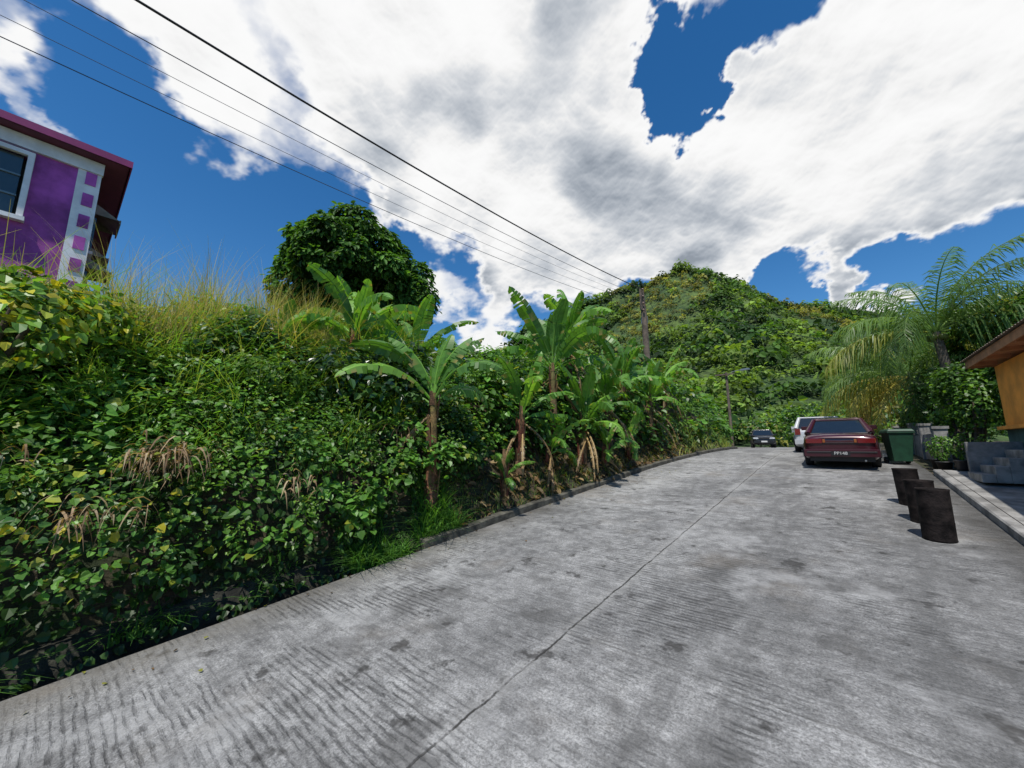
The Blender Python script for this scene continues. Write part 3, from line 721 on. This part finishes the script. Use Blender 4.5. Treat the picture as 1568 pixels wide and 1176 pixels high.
for k in range(9):
    g.box((fx+.042,ye-.15,8.1-k*.52),(.02,.17,.3),M_PURP)
g.box((fx+.02,-5.6,zt-.14),(.1,11.34,.28),M_WHITE)
g.make('corner_trim',house)
g=Geo(); fw=.09; ymid=(wy0+wy1)/2
g.box((fx+.025,ymid,wz1+fw/2),(.13,wy1-wy0+2*fw,fw),M_WHITE); g.box((fx+.045,ymid,wz0-fw/2),(.2,wy1-wy0+2*fw+.06,fw),M_WHITE)
for yy_ in (wy0-fw/2,wy1+fw/2): g.box((fx+.025,yy_,(wz0+wz1)/2),(.13,fw,wz1-wz0-.002),M_WHITE)
g.box((fx-.02,ymid,(wz0+wz1)/2),(.07,.07,wz1-wz0-.01),M_WHITE)
for s_ in (-1,1):
    yc_=ymid+s_*.55
    g.box((fx-.05,yc_,(wz0+wz1)/2),(.02,.98,wz1-wz0-.02),M_GLASS)
    for q in (.34,.67): g.box((fx-.03,yc_,wz0+(wz1-wz0)*q),(.05,1.0,.035),M_LOUV)
g.box((fx-.3,ymid,(wz0+wz1)/2),(.02,2.4,1.7),M_INT)
g.make('window',house)
g=Geo()
x0,x1,y0_,y1_=fx-8.8,fx+.35,-11.5,ye+.42; ze=zt+.02
g.add([(x0,y0_,ze),(x1,y0_,ze),(x1,y1_,ze),(x0,y1_,ze)],[[0,3,2,1]],(1,1,1),M_SOF)
for (a,b_,c_,d_) in ((x1,(y0_+y1_)/2,.05,y1_-y0_),(x0,(y0_+y1_)/2,.05,y1_-y0_)): g.box((a,b_,ze+.08),(c_,d_+.05,.16),M_MAR)
for (a,b_) in (((x0+x1)/2,y1_),((x0+x1)/2,y0_)): g.box((a,b_,ze+.08),(x1-x0-.052,.05,.16),M_MAR)
xm=(x0+x1)/2; zr_=ze+.16
g.add([(x0,y0_,zr_),(x1,y0_,zr_),(x1,y1_,zr_),(x0,y1_,zr_),(xm,y0_+4,ze+1.3),(xm,y1_-4,ze+1.3)],[[1,2,5,4],[3,0,4,5]],(1,1,1),M_MAR)
g.add([(x0,y0_,zr_),(x1,y0_,zr_),(xm,y0_+4,ze+1.3),(x1,y1_,zr_),(x0,y1_,zr_),(xm,y1_-4,ze+1.3)],[[0,1,2],[3,4,5]],(1,1,1),M_MAR)
g.make('roof',house)
g=Geo()
for (xx,zz) in ((fx-1.0,7.55),(fx-4.,7.55),(fx-1.0,6.2)):
    w=1.0; dp=.42
    V=[(xx-w/2,ye+.01,zz+.25),(xx+w/2,ye+.01,zz+.25),(xx+w/2,ye+dp,zz),(xx-w/2,ye+dp,zz),(xx-w/2,ye+.01,zz),(xx+w/2,ye+.01,zz)]
    g.add(V,[[0,1,2,3]],(1,1,1),M_AWN); g.add(V,[[0,3,4],[1,5,2]],(1,1,1),M_AWN)
    g.box((xx,ye+dp+.01,zz-.03),(w+.02,.03,.1),M_AWN); g.box((xx,ye+.02,zz-.5),(w*.85,.05,.85),M_GLASS)
    g.box((xx,ye+.03,zz-.97),(w,.09,.07),M_WHITE)
g.make('window_awnings',house)

# ------------------------------------------------------------------ orange house, steps
M_OR=mat_simple('orange_paint',(.85,.33,.045),.75,0,.25,2.,.1); M_TEAL=mat_simple('teal_paint',(.035,.10,.10),.7,0,.4,2,.15)
M_BRN=mat_simple('brown_timber',(.40,.18,.08),.7,0,.35,3); M_ROOF2=mat_simple('roof_sheet',(.30,.25,.20),.5,.3,.35,2)
oh=empty('orange_house'); g=Geo(); wx=2.95; y1h=13.9; y0h=7.4
zg=1.0; zs=2.45; zw=3.9
g.box((wx+.1,(y1h+y0h)/2,(zg-.9+zs)/2),(.2,y1h-y0h,zs-zg+.9),M_TEAL); g.box((wx+2.2,y1h-.1,(zg-.6+zs)/2),(4.0,.2,zs-zg+.6),M_TEAL); g.box((wx+2.2,y0h+.1,(zg-.6+zs)/2),(4.0,.2,zs-zg+.6),M_TEAL)
g.make('lower_wall',oh)
g=Geo()
for a,b_ in ((y1h,11.2),(9.9,y0h)): g.box((wx+.1,(a+b_)/2,(zs+.08+zw)/2),(.2,a-b_,zw-zs-.08),M_OR)
for a,b_ in ((11.2,9.9),):
    g.box((wx+.1,(a+b_)/2,3.77),(.2,a-b_,.26),M_OR); g.box((wx+.1,(a+b_)/2,2.70),(.2,a-b_,.34),M_OR)
g.box((wx+2.2,y1h-.1,(zs+.08+zw)/2),(4.,.2,zw-zs-.08),M_OR); g.box((wx+2.2,y0h+.1,(zs+.08+zw)/2),(4.,.2,zw-zs-.08),M_OR)
g.make('upper_wall',oh)
g=Geo(); g.box((wx+.06,(y1h+y0h)/2,zs+.04),(.36,y1h-y0h+.2,.075),M_OR)
g.box((wx+2.3,y1h+.02,zs+.04),(4.1,.22,.07),M_OR); g.make('ledge',oh)
g=Geo()
for a,b_ in ((11.2,9.9),):
    g.box((wx+.14,(a+b_)/2,3.255),(.04,a-b_,.76),M_GLASS)
    g.box((wx+.03,(a+b_)/2,3.255),(.09,.05,.76),M_WHITE)
g.make('windows',oh)
g=Geo(); ex=2.6; ey=14.35; ez=4.0; es=7.0
g.box((ex+.015,(ey+es)/2,ez+.05),(.03,ey-es,.17),M_BRN); g.box((ex+2.8,ey,ez+.05),(5.6,.03,.17),M_BRN)
g.add([(ex+.03,es,ez+.02),(ex+5.5,es,ez+.02),(ex+5.5,ey-.02,ez+.02),(ex+.03,ey-.02,ez+.02)],[[0,3,2,1]],(1,1,1),M_BRN)
nr=50; V=[];F=[]
for k in range(nr*2+1):
    y=es-.05+(ey+.15-es)*k/(nr*2); dz=.02*(k%2); V+=[(ex-.07,y,ez+.145+dz),(ex+2.9,y,ez+1.+dz),(ex+5.8,y,ez+.145+dz)]
for k in range(nr*2):
    for i in range(2): a=k*3+i; F.append([a,a+1,a+4,a+3])
g.add(V,F,(1,1,1),M_ROOF2)
for k in range(8): g.box((ex+.2,es+.3+k*.92,ez-.02),(.34,.06,.08),M_BRN)
g.add([(ex+.03,ey-.01,ez+.13),(ex+2.9,ey-.01,ez+.99),(ex+5.6,ey-.01,ez+.13)],[[0,1,2]],(1,1,1),M_OR)
g.make('roof',oh)
g=Geo(); zq=road_z(12.6)+.118
for k in range(4): g.box((2.20+k*.19,12.5,zq+.08+k*.08),(.19,1.1,.16+k*.16),M_CONC)
g.box((2.55,13.12,zq+.4),(.8,.12,.8),M_CONC); g.make('concrete_steps',None,bevel=.012)
g=Geo()
for a,b_ in ((15.4,20),(20,25)):
    g.box((2.12,(a+b_)/2,road_z((a+b_)/2)+.36),(.15,b_-a-.02,.75),M_CONC)
for y in (15.4,17.7,20,22.5,25): g.box((2.12,y,road_z(y)+.5),(.26,.26,1.05),M_CONC); g.box((2.12,y,road_z(y)+1.05),(.32,.32,.07),M_CONC)
g.make('block_wall')
M_POT=mat_simple('pot_plastic',(.03,.03,.032),.5,0,.3,8)
for i,(x,y,s) in enumerate(((1.98,14.45,.15),(2.2,13.95,.14),(2.5,13.6,.13),(1.95,15.0,.15))):
    e=empty('potted_plant',(x,y,ground_z(x,y)+ (.15 if y<14.2 else .03)))
    g=Geo(); g.lathe([(0.001,0),(s*.72,0),(s,s*1.6),(s*1.1,s*1.6),(s*1.1,s*1.75),(s*.9,s*1.75),(s*.88,s*1.5),(.001,s*1.5)],(0,0,0),M_POT,ns=18); g.make('pot',e)
    g=Geo(); shell_leaves(g,[(0,0,.42+s,.18,.18,.28),(.08,.05,.7,.12,.12,.18)],420,.075,[G_M,G_D,G_L],M_LEAF,fill=.9,tmpl=OVAL)
    for k in range(7): a=k*.9; g.tube([(0,0,s*1.4),(.06*math.cos(a),.06*math.sin(a),.4),(.18*math.cos(a),.18*math.sin(a),.6)],[.01,.008,.004],M_BARK,(.07,.1,.03),5)
    g.make('foliage',e)

# ------------------------------------------------------------------ drums
M_DRUM=mat_simple('rusty_black_drum',(.016,.012,.011),.8,0,.8,7,.5,spec=.15); M_DRUMIN=mat_simple('drum_fill',(.06,.045,.03),.95,0,.5,8,.5)
for (x,y,h,ln) in ((.94,8.1,.70,(.0,.0)),(.93,9.05,.66,(-.02,.01)),(.92,10.3,.66,(-.05,.01))):
    g=Geo(); r=.170
    prof=[(.001,0),(r,0),(r+.004,.02),(r,.04),(r,h*.33),(r+.003,h*.35),(r,h*.37),(r,h*.64),(r+.003,h*.66),(r,h*.68),(r,h-.03),(r+.006,h-.01),(r+.003,h),(r-.012,h-.005),(r-.016,h-.07)]
    g.lathe(prof,(x,y,road_z(y)-.01),M_DRUM,ns=28,lean=ln)
    g.lathe([(r-.016,h-.07),(.001,h-.05)],(x,y,road_z(y)-.01),M_DRUMIN,ns=28,lean=ln); g.make('drum_bollard')
M_BIN=mat_simple('green_bin_plastic',(.012,.055,.028),.5,0,.3,5); M_TYRE=mat_simple('tyre_rubber',(.018,.018,.018),.85,0,.3,8)
e=empty('wheelie_bin',(1.32,15.9,road_z(15.9)+.0),(0,0,.2)); g=Geo()
V=[(-.2,-.24,.08),(.2,-.24,.08),(.2,.2,.08),(-.2,.2,.08),(-.27,-.33,.92),(.27,-.33,.92),(.27,.3,.92),(-.27,.3,.92)]
g.add(V,[[0,3,2,1],[4,5,6,7],[0,1,5,4],[1,2,6,5],[2,3,7,6],[3,0,4,7]],(1,1,1),M_BIN); g.box((0,-.015,.9),(.6,.68,.05),M_BIN); g.make('body',e,bevel=.015)
g=Geo(); g.box((0,-.02,.965),(.6,.7,.07),M_BIN,taper=(.85,.85)); g.box((0,.36,.93),(.5,.05,.05),M_BIN); g.make('lid',e,bevel=.015)
g=Geo()
for s in(-1,1): g.tube([(s*.2,.24,.1),(s*.27,.24,.1)],[.1,.1],M_TYRE,ns=16)
g.make('wheels',e)

# ------------------------------------------------------------------ vehicles
def carpaint(name,col,rough=.3):
    return mat_simple(name,col,rough,.15,.08,1.5,coat=.6,spec=.5)
M_CHR=mat_simple('bright_metal',(.55,.55,.56),.3,.9,.1,5); M_BLK=mat_simple('black_trim',(.015,.015,.016),.55,0,.2,5)
M_TAIL=mat_simple('tail_lamp',(.16,.008,.01),.15,0,.1,5,coat=.6); M_AMB=mat_simple('amber_lamp',(.3,.09,.02),.2,0,.1,5,coat=.5)
M_HEAD=mat_simple('head_lamp',(.6,.62,.65),.12,.2,.1,5,coat=.6); M_PLATE=mat_simple('plate_white',(.6,.6,.58),.5,0,.05,5)
M_CG=mat_simple('car_glass',(.012,.016,.018),.06,0,.1,3,coat=.4,spec=.9)
def car(name,loc,rz,pitch,paint,sec,gh,wheels):
    """local +y is the direction of travel; y=0 the tail. sec: (y,halfwidth,zbottom,zshoulder,zcentre)"""
    e=empty(name,loc,(pitch,0,rz)); g=Geo(); V=[];F=[];ns=14
    for (y,w,zb_,zs_,zc) in sec:
        half=[(w*.55,zb_),(w*.93,zb_+.02),(w*.985,zb_+.14),(w,.5*(zb_+zs_)),(w*.975,zs_-.09),(w*.9,zs_-.015),(w*.5,zc)]
        ring=half+[(-a,z) for a,z in half[::-1]]
        V+=[(a,y,z) for a,z in ring]
    for j in range(len(sec)-1):
        for i in range(ns): k=(i+1)%ns; F.append([j*ns+i,j*ns+k,(j+1)*ns+k,(j+1)*ns+i])
    g.add(V,F,(1,1,1),paint,True); g.parts.append((np.array([list(range(ns))[::-1]]),0,True)); o=len(V)-ns; g.parts.append((np.array([[o+i for i in range(ns)]]),0,True))
    g.make('body',e,sub=1)
    (b0,b1,bw,bz),(t0,t1,tw,tz)=gh
    g=Geo(); mid=(b0+b1)/2
    lo=[(-bw,b0,bz),(bw,b0,bz),(bw,b1,bz),(-bw,b1,bz)]; hi=[(-tw,t0,tz),(tw,t0,tz),(tw,t1,tz),(-tw,t1,tz)]
    g.add(lo+hi,[[0,1,5,4],[1,2,6,5],[2,3,7,6],[3,0,4,7],[4,5,6,7]],(1,1,1),M_CG); g.make('windows',e)
    g=Geo(); lo=np.array(lo);hi=np.array(hi)
    nx,ny=7,7; V=[];F=[]
    for j in range(ny):
        for i in range(nx):
            u=i/(nx-1)*2-1; v=j/(ny-1); x=u*(tw+.02); y=t0-.03+(t1-t0+.06)*v
            V.append((x,y,tz+.012+.045*(1-u*u)*math.sin(math.pi*min(1,max(0,v*.8+.1)))))
    for j in range(ny-1):
        for i in range(nx-1): a=j*nx+i; F.append([a,a+1,a+nx+1,a+nx])
    g.add(V,F,(1,1,1),paint,True)
    loop=[tuple(hi[0]),tuple(hi[1]),tuple(hi[2]),tuple(hi[3]),tuple(hi[0])]
    for a,b_ in zip(loop[:-1],loop[1:]): g.tube([a,b_],[.035,.035],paint,ns=8)
    for i in range(4):
        r=.06 if i<2 else .04; g.tube([lo[i],hi[i]],[r*1.4,r],paint,ns=8)
    for s,(a,b_) in ((-1,(0,3)),(1,(1,2))):
        fr=.48; A=lo[a]*(1-fr)+lo[b_]*fr; B=hi[a]*(1-fr)+hi[b_]*fr; g.tube([A,B],[.035,.03],M_BLK,ns=6)
    g.tube([lo[0],lo[1]],[.03,.03],M_BLK,ns=6); g.tube([lo[2],lo[3]],[.03,.03],M_BLK,ns=6)
    g.make('roof',e)
    g=Geo(); W=max(s[1] for s in sec)
    for y in wheels:
        for s in(-1,1):
            g.tube([(s*(W-.2),y,.31),(s*(W-.19),y,.31),(s*(W-.02),y,.31),(s*(W+.0),y,.31)],[.27,.31,.31,.27],M_TYRE,ns=24)
            g.tube([(s*(W-.02),y,.31),(s*(W+.012),y,.31)],[.2,.17],M_CHR,ns=12)
            th=np.linspace(0,math.pi,14); pts=[(s*(W+.004),y+.36*math.cos(t),.31+.36*math.sin(t)) for t in th]
            g.tube(pts,.018,M_BLK,ns=5)
            V=[(s*(W+.003),y+.355*math.cos(t),.28+.355*math.sin(t)) for t in th]; g.add(V,[list(range(14))],(1,1,1),M_BLK)
    g.make('wheels',e)
    g=Geo()
    for s in(-1,1): g.box((s*(bw+.16),b1-.35,bz+.08),(.2,.1,.13),paint)
    for s in (-1,1):
        for y in(mid-.55,mid+.6): g.box((s*(W+.006),y,bz-.13),(.02,.16,.025),M_BLK)
    g.make('mirrors_and_handles',e,bevel=.01)
    return e
slope=math.atan(.075)
P_RED=carpaint('maroon_paint',(.05,.005,.012))
SED=[(-.02,.66,.40,.80,.82),(.0,.76,.34,.90,.92),(.1,.82,.25,.955,.98),(.35,.84,.2,.97,1.0),(1.0,.85,.18,.97,1.0),(2.2,.85,.18,.95,.98),(3.2,.85,.18,.92,.97),(3.9,.83,.2,.85,.90),(4.25,.79,.25,.76,.80),(4.38,.68,.34,.66,.68)]
c1=car('red_car',(.02,14.35,road_z(14.35)+.0),0,slope,P_RED,SED,((.62,3.25,.72,.97),(1.25,2.6,.55,1.35)),(.85,3.4))
g=Geo()
for s in(-1,1):
    g.box((s*.56,-.022,.80),(.36,.05,.13),M_TAIL); g.box((s*.34,-.026,.80),(.06,.045,.10),M_AMB); g.box((s*.72,-.01,.80),(.06,.06,.12),M_AMB)
g.box((0,-.03,.745),(1.3,.02,.018),M_BLK); g.make('tail_lamps',c1,bevel=.012)
g=Geo(); g.box((0,-.07,.47),(1.62,.2,.2),P_RED); g.box((0,-.175,.5),(1.5,.02,.04),M_BLK); g.box((0,.02,.30),(1.4,.1,.14),M_BLK); g.tube([(.5,-.12,.27),(.5,.2,.27)],[.025,.025],M_CHR); g.make('bumper',c1,bevel=.035)
g=Geo(); g.box((0,-.19,.47),(.40,.014,.11),M_BLK); g.box((0,-.026,.885),(.9,.02,.012),M_BLK); g.make('number_plate',c1)
cu=bpy.data.curves.new('plate_text','FONT'); cu.body='PP148'; cu.size=.115; cu.align_x='CENTER'; cu.align_y='CENTER'; cu.extrude=.002
to=bpy.data.objects.new('plate_text',cu); scene.collection.objects.link(to); to.parent=c1; to.location=(0,-.2,.47); to.rotation_euler=(math.pi/2,0,0); cu.materials.append(M_PLATE)
P_WHT=carpaint('silver_white_paint',(.50,.51,.53))
c2=car('white_car',(-.55,19.6,road_z(19.6)),.03,.02,P_WHT,SED,((.25,3.2,.74,.97),(.6,2.6,.6,1.42)),(.8,3.4))
g=Geo()
for s in(-1,1): g.box((s*.68,-.012,.85),(.18,.06,.24),M_TAIL)
g.box((0,-.06,.45),(1.6,.18,.2),P_WHT); g.box((0,-.158,.5),(.45,.012,.13),M_PLATE); g.make('tail_lamps',c2,bevel=.02)
P_BLK=carpaint('black_paint',(.012,.013,.016))
SUV=[(-.02,.70,.45,.95,.97),(.02,.82,.36,1.05,1.07),(.4,.88,.28,1.08,1.1),(1.2,.9,.26,1.08,1.1),(2.4,.9,.26,1.06,1.1),(3.4,.9,.26,1.02,1.08),(4.,.88,.28,.98,1.02),(4.3,.84,.32,.9,.94),(4.42,.72,.4,.78,.8)]
c3=car('black_car',(-5.75,44.6,1.9),math.pi+.18,0,P_BLK,SUV,((.2,3.2,.78,1.08),(.5,2.5,.62,1.62)),(.85,3.45))
g=Geo()
for s in(-1,1): g.box((s*.62,4.37,.84),(.34,.08,.13),M_HEAD)
g.box((0,4.42,.82),(.8,.04,.15),M_BLK); g.box((0,4.46,.52),(1.55,.14,.2),P_BLK); g.box((0,4.54,.55),(.45,.012,.13),M_PLATE); g.make('front_lamps_and_grille',c3,bevel=.02)
c5=car('grey_car',(-.9,26.5,1.9),.08,0,carpaint('grey_paint',(.25,.26,.28)),SED,((.3,3.2,.74,.97),(.7,2.6,.6,1.42)),(.8,3.4))

# ------------------------------------------------------------------ poles and wires
M_WOOD=mat_simple('weathered_pole',(.13,.10,.075),.9,0,.45,4,.4); M_WIRE=mat_simple('black_cable',(.012,.012,.013),.6,0,.1,4); M_WIRE2=mat_simple('grey_wire',(.06,.065,.08),.5,.3,.1,4); M_GALV=mat_simple('galvanised',(.35,.36,.37),.45,.7,.2,5)
M_CER=mat_simple('insulator',(.2,.12,.09),.3,0,.1,5)
pe=empty('utility_pole'); px,py=-6.6,18.0; pz=ground_z(px,py)
g=Geo(); g.tube([(px,py,pz-.3),(px-.05,py,pz+4),(px-.12,py,9.75)],[.16,.135,.105],M_WOOD,ns=12); g.make('pole',pe)
g=Geo(); g.box((px-.1,py-.14,9.2),(.12,.1,1.1),M_WOOD)
for z in (9.65,9.3,8.95,8.6): g.lathe([(.001,-.05),(.05,-.04),(.03,0),(.05,.04),(.001,.05)],(px+.02,py-.22,z),M_CER,ns=10)
g.box((px-.1,py+.13,8.2),(.25,.2,.35),M_GALV); g.make('insulators',pe)
g=Geo()
def wire(p0,p1,sag,r,mat=None,n=40):
    p0=np.array(p0);p1=np.array(p1);pts=[]
    for k in range(n+1):
        t=k/n; q=p0*(1-t)+p1*t; q[2]-=4*sag*t*(1-t); pts.append(q)
    g.tube(np.array(pts),r,mat or M_WIRE,ns=6)
A=(px+.02,py-.22)
wire((A[0],A[1],9.65),(-6.4,-24,9.0),1.5,.018)
g.make('power_cable')
g=Geo()
wire((A[0],A[1],9.3),(-6.8,-24,8.6),1.5,.007,M_WIRE2)
wire((A[0]-.1,A[1],9.2),(-7.2,-24,8.6),1.6,.004,M_WIRE2)
wire((A[0]-.1,A[1],9.0),(-7.6,-24,8.6),1.7,.004,M_WIRE2)
wire((A[0],A[1],8.6),(-6.9,-24,7.6),1.55,.006,M_WIRE2)
wire((px,py,9.6),(-10.5,45,9.5),.8,.01,M_WIRE2); wire((px,py,9.3),(9,40,8),.8,.008,M_WIRE2); wire((px,py,9.0),(6,30,6.5),.4,.005,M_WIRE2)
g.make('telephone_wires')
e=empty('street_lamp'); lx,ly=-6.1,33.0; lz=ground_z(lx,ly); g=Geo(); g.tube([(lx,ly,lz-.2),(lx,ly,7.7)],[.11,.085],M_WOOD,ns=10); g.make('pole',e)
g=Geo(); g.tube([(lx,ly,7.3),(lx+.5,ly-.2,7.65),(lx+1.1,ly-.4,7.7)],[.03,.03,.03],M_GALV,ns=8); g.box((lx+1.35,ly-.48,7.68),(.55,.2,.12),M_GALV,rz=-.35); g.box((lx-.1,ly-.2,7.5),(1.3,.1,.1),M_WOOD); g.make('arm_and_lamp',e)

# ------------------------------------------------------------------ sun and sky
S=Vector((.13,-.36,0)).normalized(); el=math.radians(63)
sd=Vector((S.x*math.cos(el),S.y*math.cos(el),math.sin(el)))
L=bpy.data.lights.new('sun','SUN'); L.energy=4.9; L.angle=math.radians(.6); L.color=(1,.955,.88)
lo_=bpy.data.objects.new('sun',L); scene.collection.objects.link(lo_); lo_.rotation_euler=sd.to_track_quat('Z','Y').to_euler()
w=bpy.data.worlds.new('World'); scene.world=w; w.use_nodes=True; nt=w.node_tree
for n_ in list(nt.nodes): nt.nodes.remove(n_)
out=nt.nodes.new('ShaderNodeOutputWorld'); sky=nt.nodes.new('ShaderNodeTexSky'); sky.sky_type='NISHITA'; sky.sun_disc=False; sky.sun_elevation=el; sky.sun_rotation=math.atan2(sd.x,sd.y); sky.altitude=50; sky.air_density=1.; sky.dust_density=.2; sky.ozone_density=4
hs=nt.nodes.new('ShaderNodeHueSaturation'); hs.inputs['Saturation'].default_value=1.3; hs.inputs['Value'].default_value=.98; nt.links.new(sky.outputs[0],hs.inputs['Color'])
bg1=nt.nodes.new('ShaderNodeBackground'); nt.links.new(hs.outputs[0],bg1.inputs[0]); bg1.inputs[1].default_value=.13; nt.links.new(bg1.outputs[0],out.inputs[0])
def make_clouds():
    r=np.random.default_rng(11); perm=r.permutation(512).astype(np.int64); ga=r.uniform(0,2*math.pi,512); gx,gy=np.cos(ga),np.sin(ga)
    def perlin(x,y):
        xi=np.floor(x).astype(np.int64); yi=np.floor(y).astype(np.int64); xf=x-xi; yf=y-yi
        def gr(i,j,a,b_):
            h=perm[(perm[i&511]+j)&511]; return gx[h]*a+gy[h]*b_
        u=xf*xf*xf*(xf*(xf*6-15)+10); v=yf*yf*yf*(yf*(yf*6-15)+10)
        n00=gr(xi,yi,xf,yf); n10=gr(xi+1,yi,xf-1,yf); n01=gr(xi,yi+1,xf,yf-1); n11=gr(xi+1,yi+1,xf-1,yf-1)
        return ((n00*(1-u)+n10*u)*(1-v)+(n01*(1-u)+n11*u)*v)*1.4
    def fbm(x,y,o,g=.5,bil=False):
        s=0;a=1.;t=0
        for i in range(o):
            n=perlin(x*2**i+i*17.3,y*2**i-i*9.1)
            if bil: n=1-2*np.abs(n)*1.2
            s=s+n*a; t+=a; a*=g
        return s/t
    step=.12
    az=np.radians(np.arange(-74,74,step)); ele=np.radians(np.arange(.6,64,step))
    A,E=np.meshgrid(az,ele)
    xc=np.sin(A)*np.cos(E); yc=np.cos(A)*np.cos(E); z=np.sin(E)
    dx=CY*xc-SY*yc; dy=SY*xc+CY*yc
    den=z+.42; qx,qy=xc/den,yc/den
    wx=fbm(qx*5+5,qy*5,7,.58); wy=fbm(qx*5-9,qy*5+31,7,.58); wz=fbm(qx*5+40,qy*5+3,6,.58)
    k=.15
    X2,Y2,Z2=xc+wx*k,yc+wy*k,z+wz*k
    nn=np.sqrt(X2**2+Y2**2+Z2**2); X2/=nn; Y2/=nn; Z2/=nn
    def vdir(u,v):
        a=(u-784)/589; bb=(588-v)/589; d=np.array([a,math.cos(PITCH)-bb*math.sin(PITCH),math.sin(PITCH)+bb*math.cos(PITCH)]); return d/np.linalg.norm(d)
    # masses of cumulus and the clear gaps between them
    pos=[(710,40,12,1.3),(690,180,9.5,1.3),(790,300,10,1.3),(660,280,6,1.),(880,200,12,1.3),(950,330,9,1.3),(860,40,10,1.3),(1010,280,9,1.3),(890,390,6.5,1.1),(770,410,5,1.),
     (1290,150,10,1.3),(1230,200,9,1.3),(1400,120,14,1.3),(1568,140,15,1.3),(1500,260,8,1.3),(1330,260,9,1.3),(1180,290,9,1.3),(1080,300,9,1.3),(1450,20,11,1.),(1060,0,4,.6),
     (400,90,11,.46),(310,150,6,.3),(540,50,8,.62),(230,30,7,.42),(30,40,7,.5),(60,110,4,.4),(20,160,4.5,.65),(1135,398,3.6,.95),(1320,450,4,1.),(735,510,5,.9),(670,450,3.5,.6),(1310,375,3.,.7),(1090,390,4.5,.9),(600,130,7,.7),(570,215,4.5,.5),(1000,400,5,.8)]
    neg=[(1045,125,4.0,2.4),(1000,85,3.0,2.2),(1050,175,3.2,2.4),(1085,100,2.6,1.6),(1240,8,4.2,1.6),(1165,45,3.,1.),(250,390,12,.9),(120,240,8,.7),(1480,415,5.5,1.4),(1400,405,4,1.2),(1215,440,4.2,1.3),(1180,405,2.,.6),(520,30,2.8,.5),(100,60,3.5,.5),(450,350,6,.8),(655,495,2.5,.5),(610,400,4,.7)]
    def field(lst):
        acc=0
        for (u,v,rr,wt) in lst:
            c=vdir(u,v); d=np.arccos(np.clip(X2*c[0]+Y2*c[1]+Z2*c[2],-1,1)); R_=math.radians(rr)
            t=np.clip((1.45*R_-d)/(1.0*R_),0,1); acc=acc+wt*t*t*(3-2*t)
        return acc
    acc=np.minimum(field(pos),1.35)-np.minimum(field(neg),2.)
    n1=fbm(qx*3.2,qy*3.2,8,.54); bl=fbm(qx*7+3,qy*7,6,.5,True)
    D=acc+.62*n1+.20*(bl-.3)
    t=np.clip((D-.20)/.60,0,1); alpha=t*t*(3-2*t)
    thick=np.clip((D-.5)/.85,0,1); thick=thick*thick*(3-2*thick)
    soft=fbm(qx*2.8+70,qy*2.8+9,6,.48); sf=.5+.5*np.tanh(soft*5.5-.55)
    bx=fbm(qx*4.6+13,qy*4.6+8,6,.5,True); gb=np.tanh(np.gradient(bx,axis=0)/step*1.2)
    gn=np.tanh(np.gradient(n1,axis=0)/step*2)
    br=1.08-.04*thick-.42*thick*sf-.22*thick*np.clip((.58-z)/.35,0,1)  # bright tops and grey undersides: light and shade painted into the glowing cloud colour
    br=br+thick*(.10*gb+.10*gn)+.30*(bx-.55)*thick
    br=np.where(br>.82,.82+.18*np.tanh((br-.82)/.18),br); br=np.clip(br,.38,1.)
    w_=np.clip((br-.4)/.5,0,1)[...,None]
    col=(np.array([.76,.86,1.])*(1-w_)+w_)*br[...,None]*.98
    R=2600.; V=np.stack([dx*R,dy*R,z*R],-1).reshape(-1,3).astype(np.float32)
    nr,nc=A.shape; idx=np.arange(nr*nc).reshape(nr,nc)
    F=np.stack([idx[:-1,:-1],idx[:-1,1:],idx[1:,1:],idx[1:,:-1]],-1).reshape(-1,4)
    av=alpha.reshape(-1); F=F[(av[F]>.004).any(1)]
    used=np.zeros(len(V),bool); used[F.ravel()]=True; remap=np.cumsum(used)-1; F=remap[F]
    V=V[used]; C=np.concatenate([col.reshape(-1,3),av[:,None]],1)[used]
    me=bpy.data.meshes.new('clouds'); me.vertices.add(len(V)); me.vertices.foreach_set('co',V.ravel())
    me.loops.add(F.size); me.loops.foreach_set('vertex_index',F.ravel().astype(np.int32)); me.polygons.add(len(F)); me.polygons.foreach_set('loop_start',np.arange(0,F.size,4).astype(np.int32))
    at=me.attributes.new('Col','FLOAT_COLOR','POINT'); at.data.foreach_set('color',C.astype(np.float32).ravel()); me.update(calc_edges=True)
    m=bpy.data.materials.new('cloud_painted_light'); m.use_nodes=True; nt=m.node_tree
    for n in list(nt.nodes): nt.nodes.remove(n)
    o=nt.nodes.new('ShaderNodeOutputMaterial'); a=nt.nodes.new('ShaderNodeAttribute'); a.attribute_name='Col'; e=nt.nodes.new('ShaderNodeEmission'); tr=nt.nodes.new('ShaderNodeBsdfTransparent'); mx=nt.nodes.new('ShaderNodeMixShader')
    nt.links.new(a.outputs['Color'],e.inputs[0]); nt.links.new(a.outputs['Alpha'],mx.inputs[0]); nt.links.new(tr.outputs[0],mx.inputs[1]); nt.links.new(e.outputs[0],mx.inputs[2]); nt.links.new(mx.outputs[0],o.inputs[0])
    m.cycles.emission_sampling='NONE'
    me.materials.append(m); ob=bpy.data.objects.new('clouds',me); scene.collection.objects.link(ob); return ob
make_clouds()

# ------------------------------------------------------------------ camera
cam=bpy.data.cameras.new('camera'); co=bpy.data.objects.new('camera',cam); scene.collection.objects.link(co)
cam.sensor_width=36; cam.lens=13.52; cam.clip_start=.05; cam.clip_end=5000
co.location=(0,0,CAMH); co.rotation_euler=(math.pi/2+PITCH,0,math.radians(40)); scene.camera=co
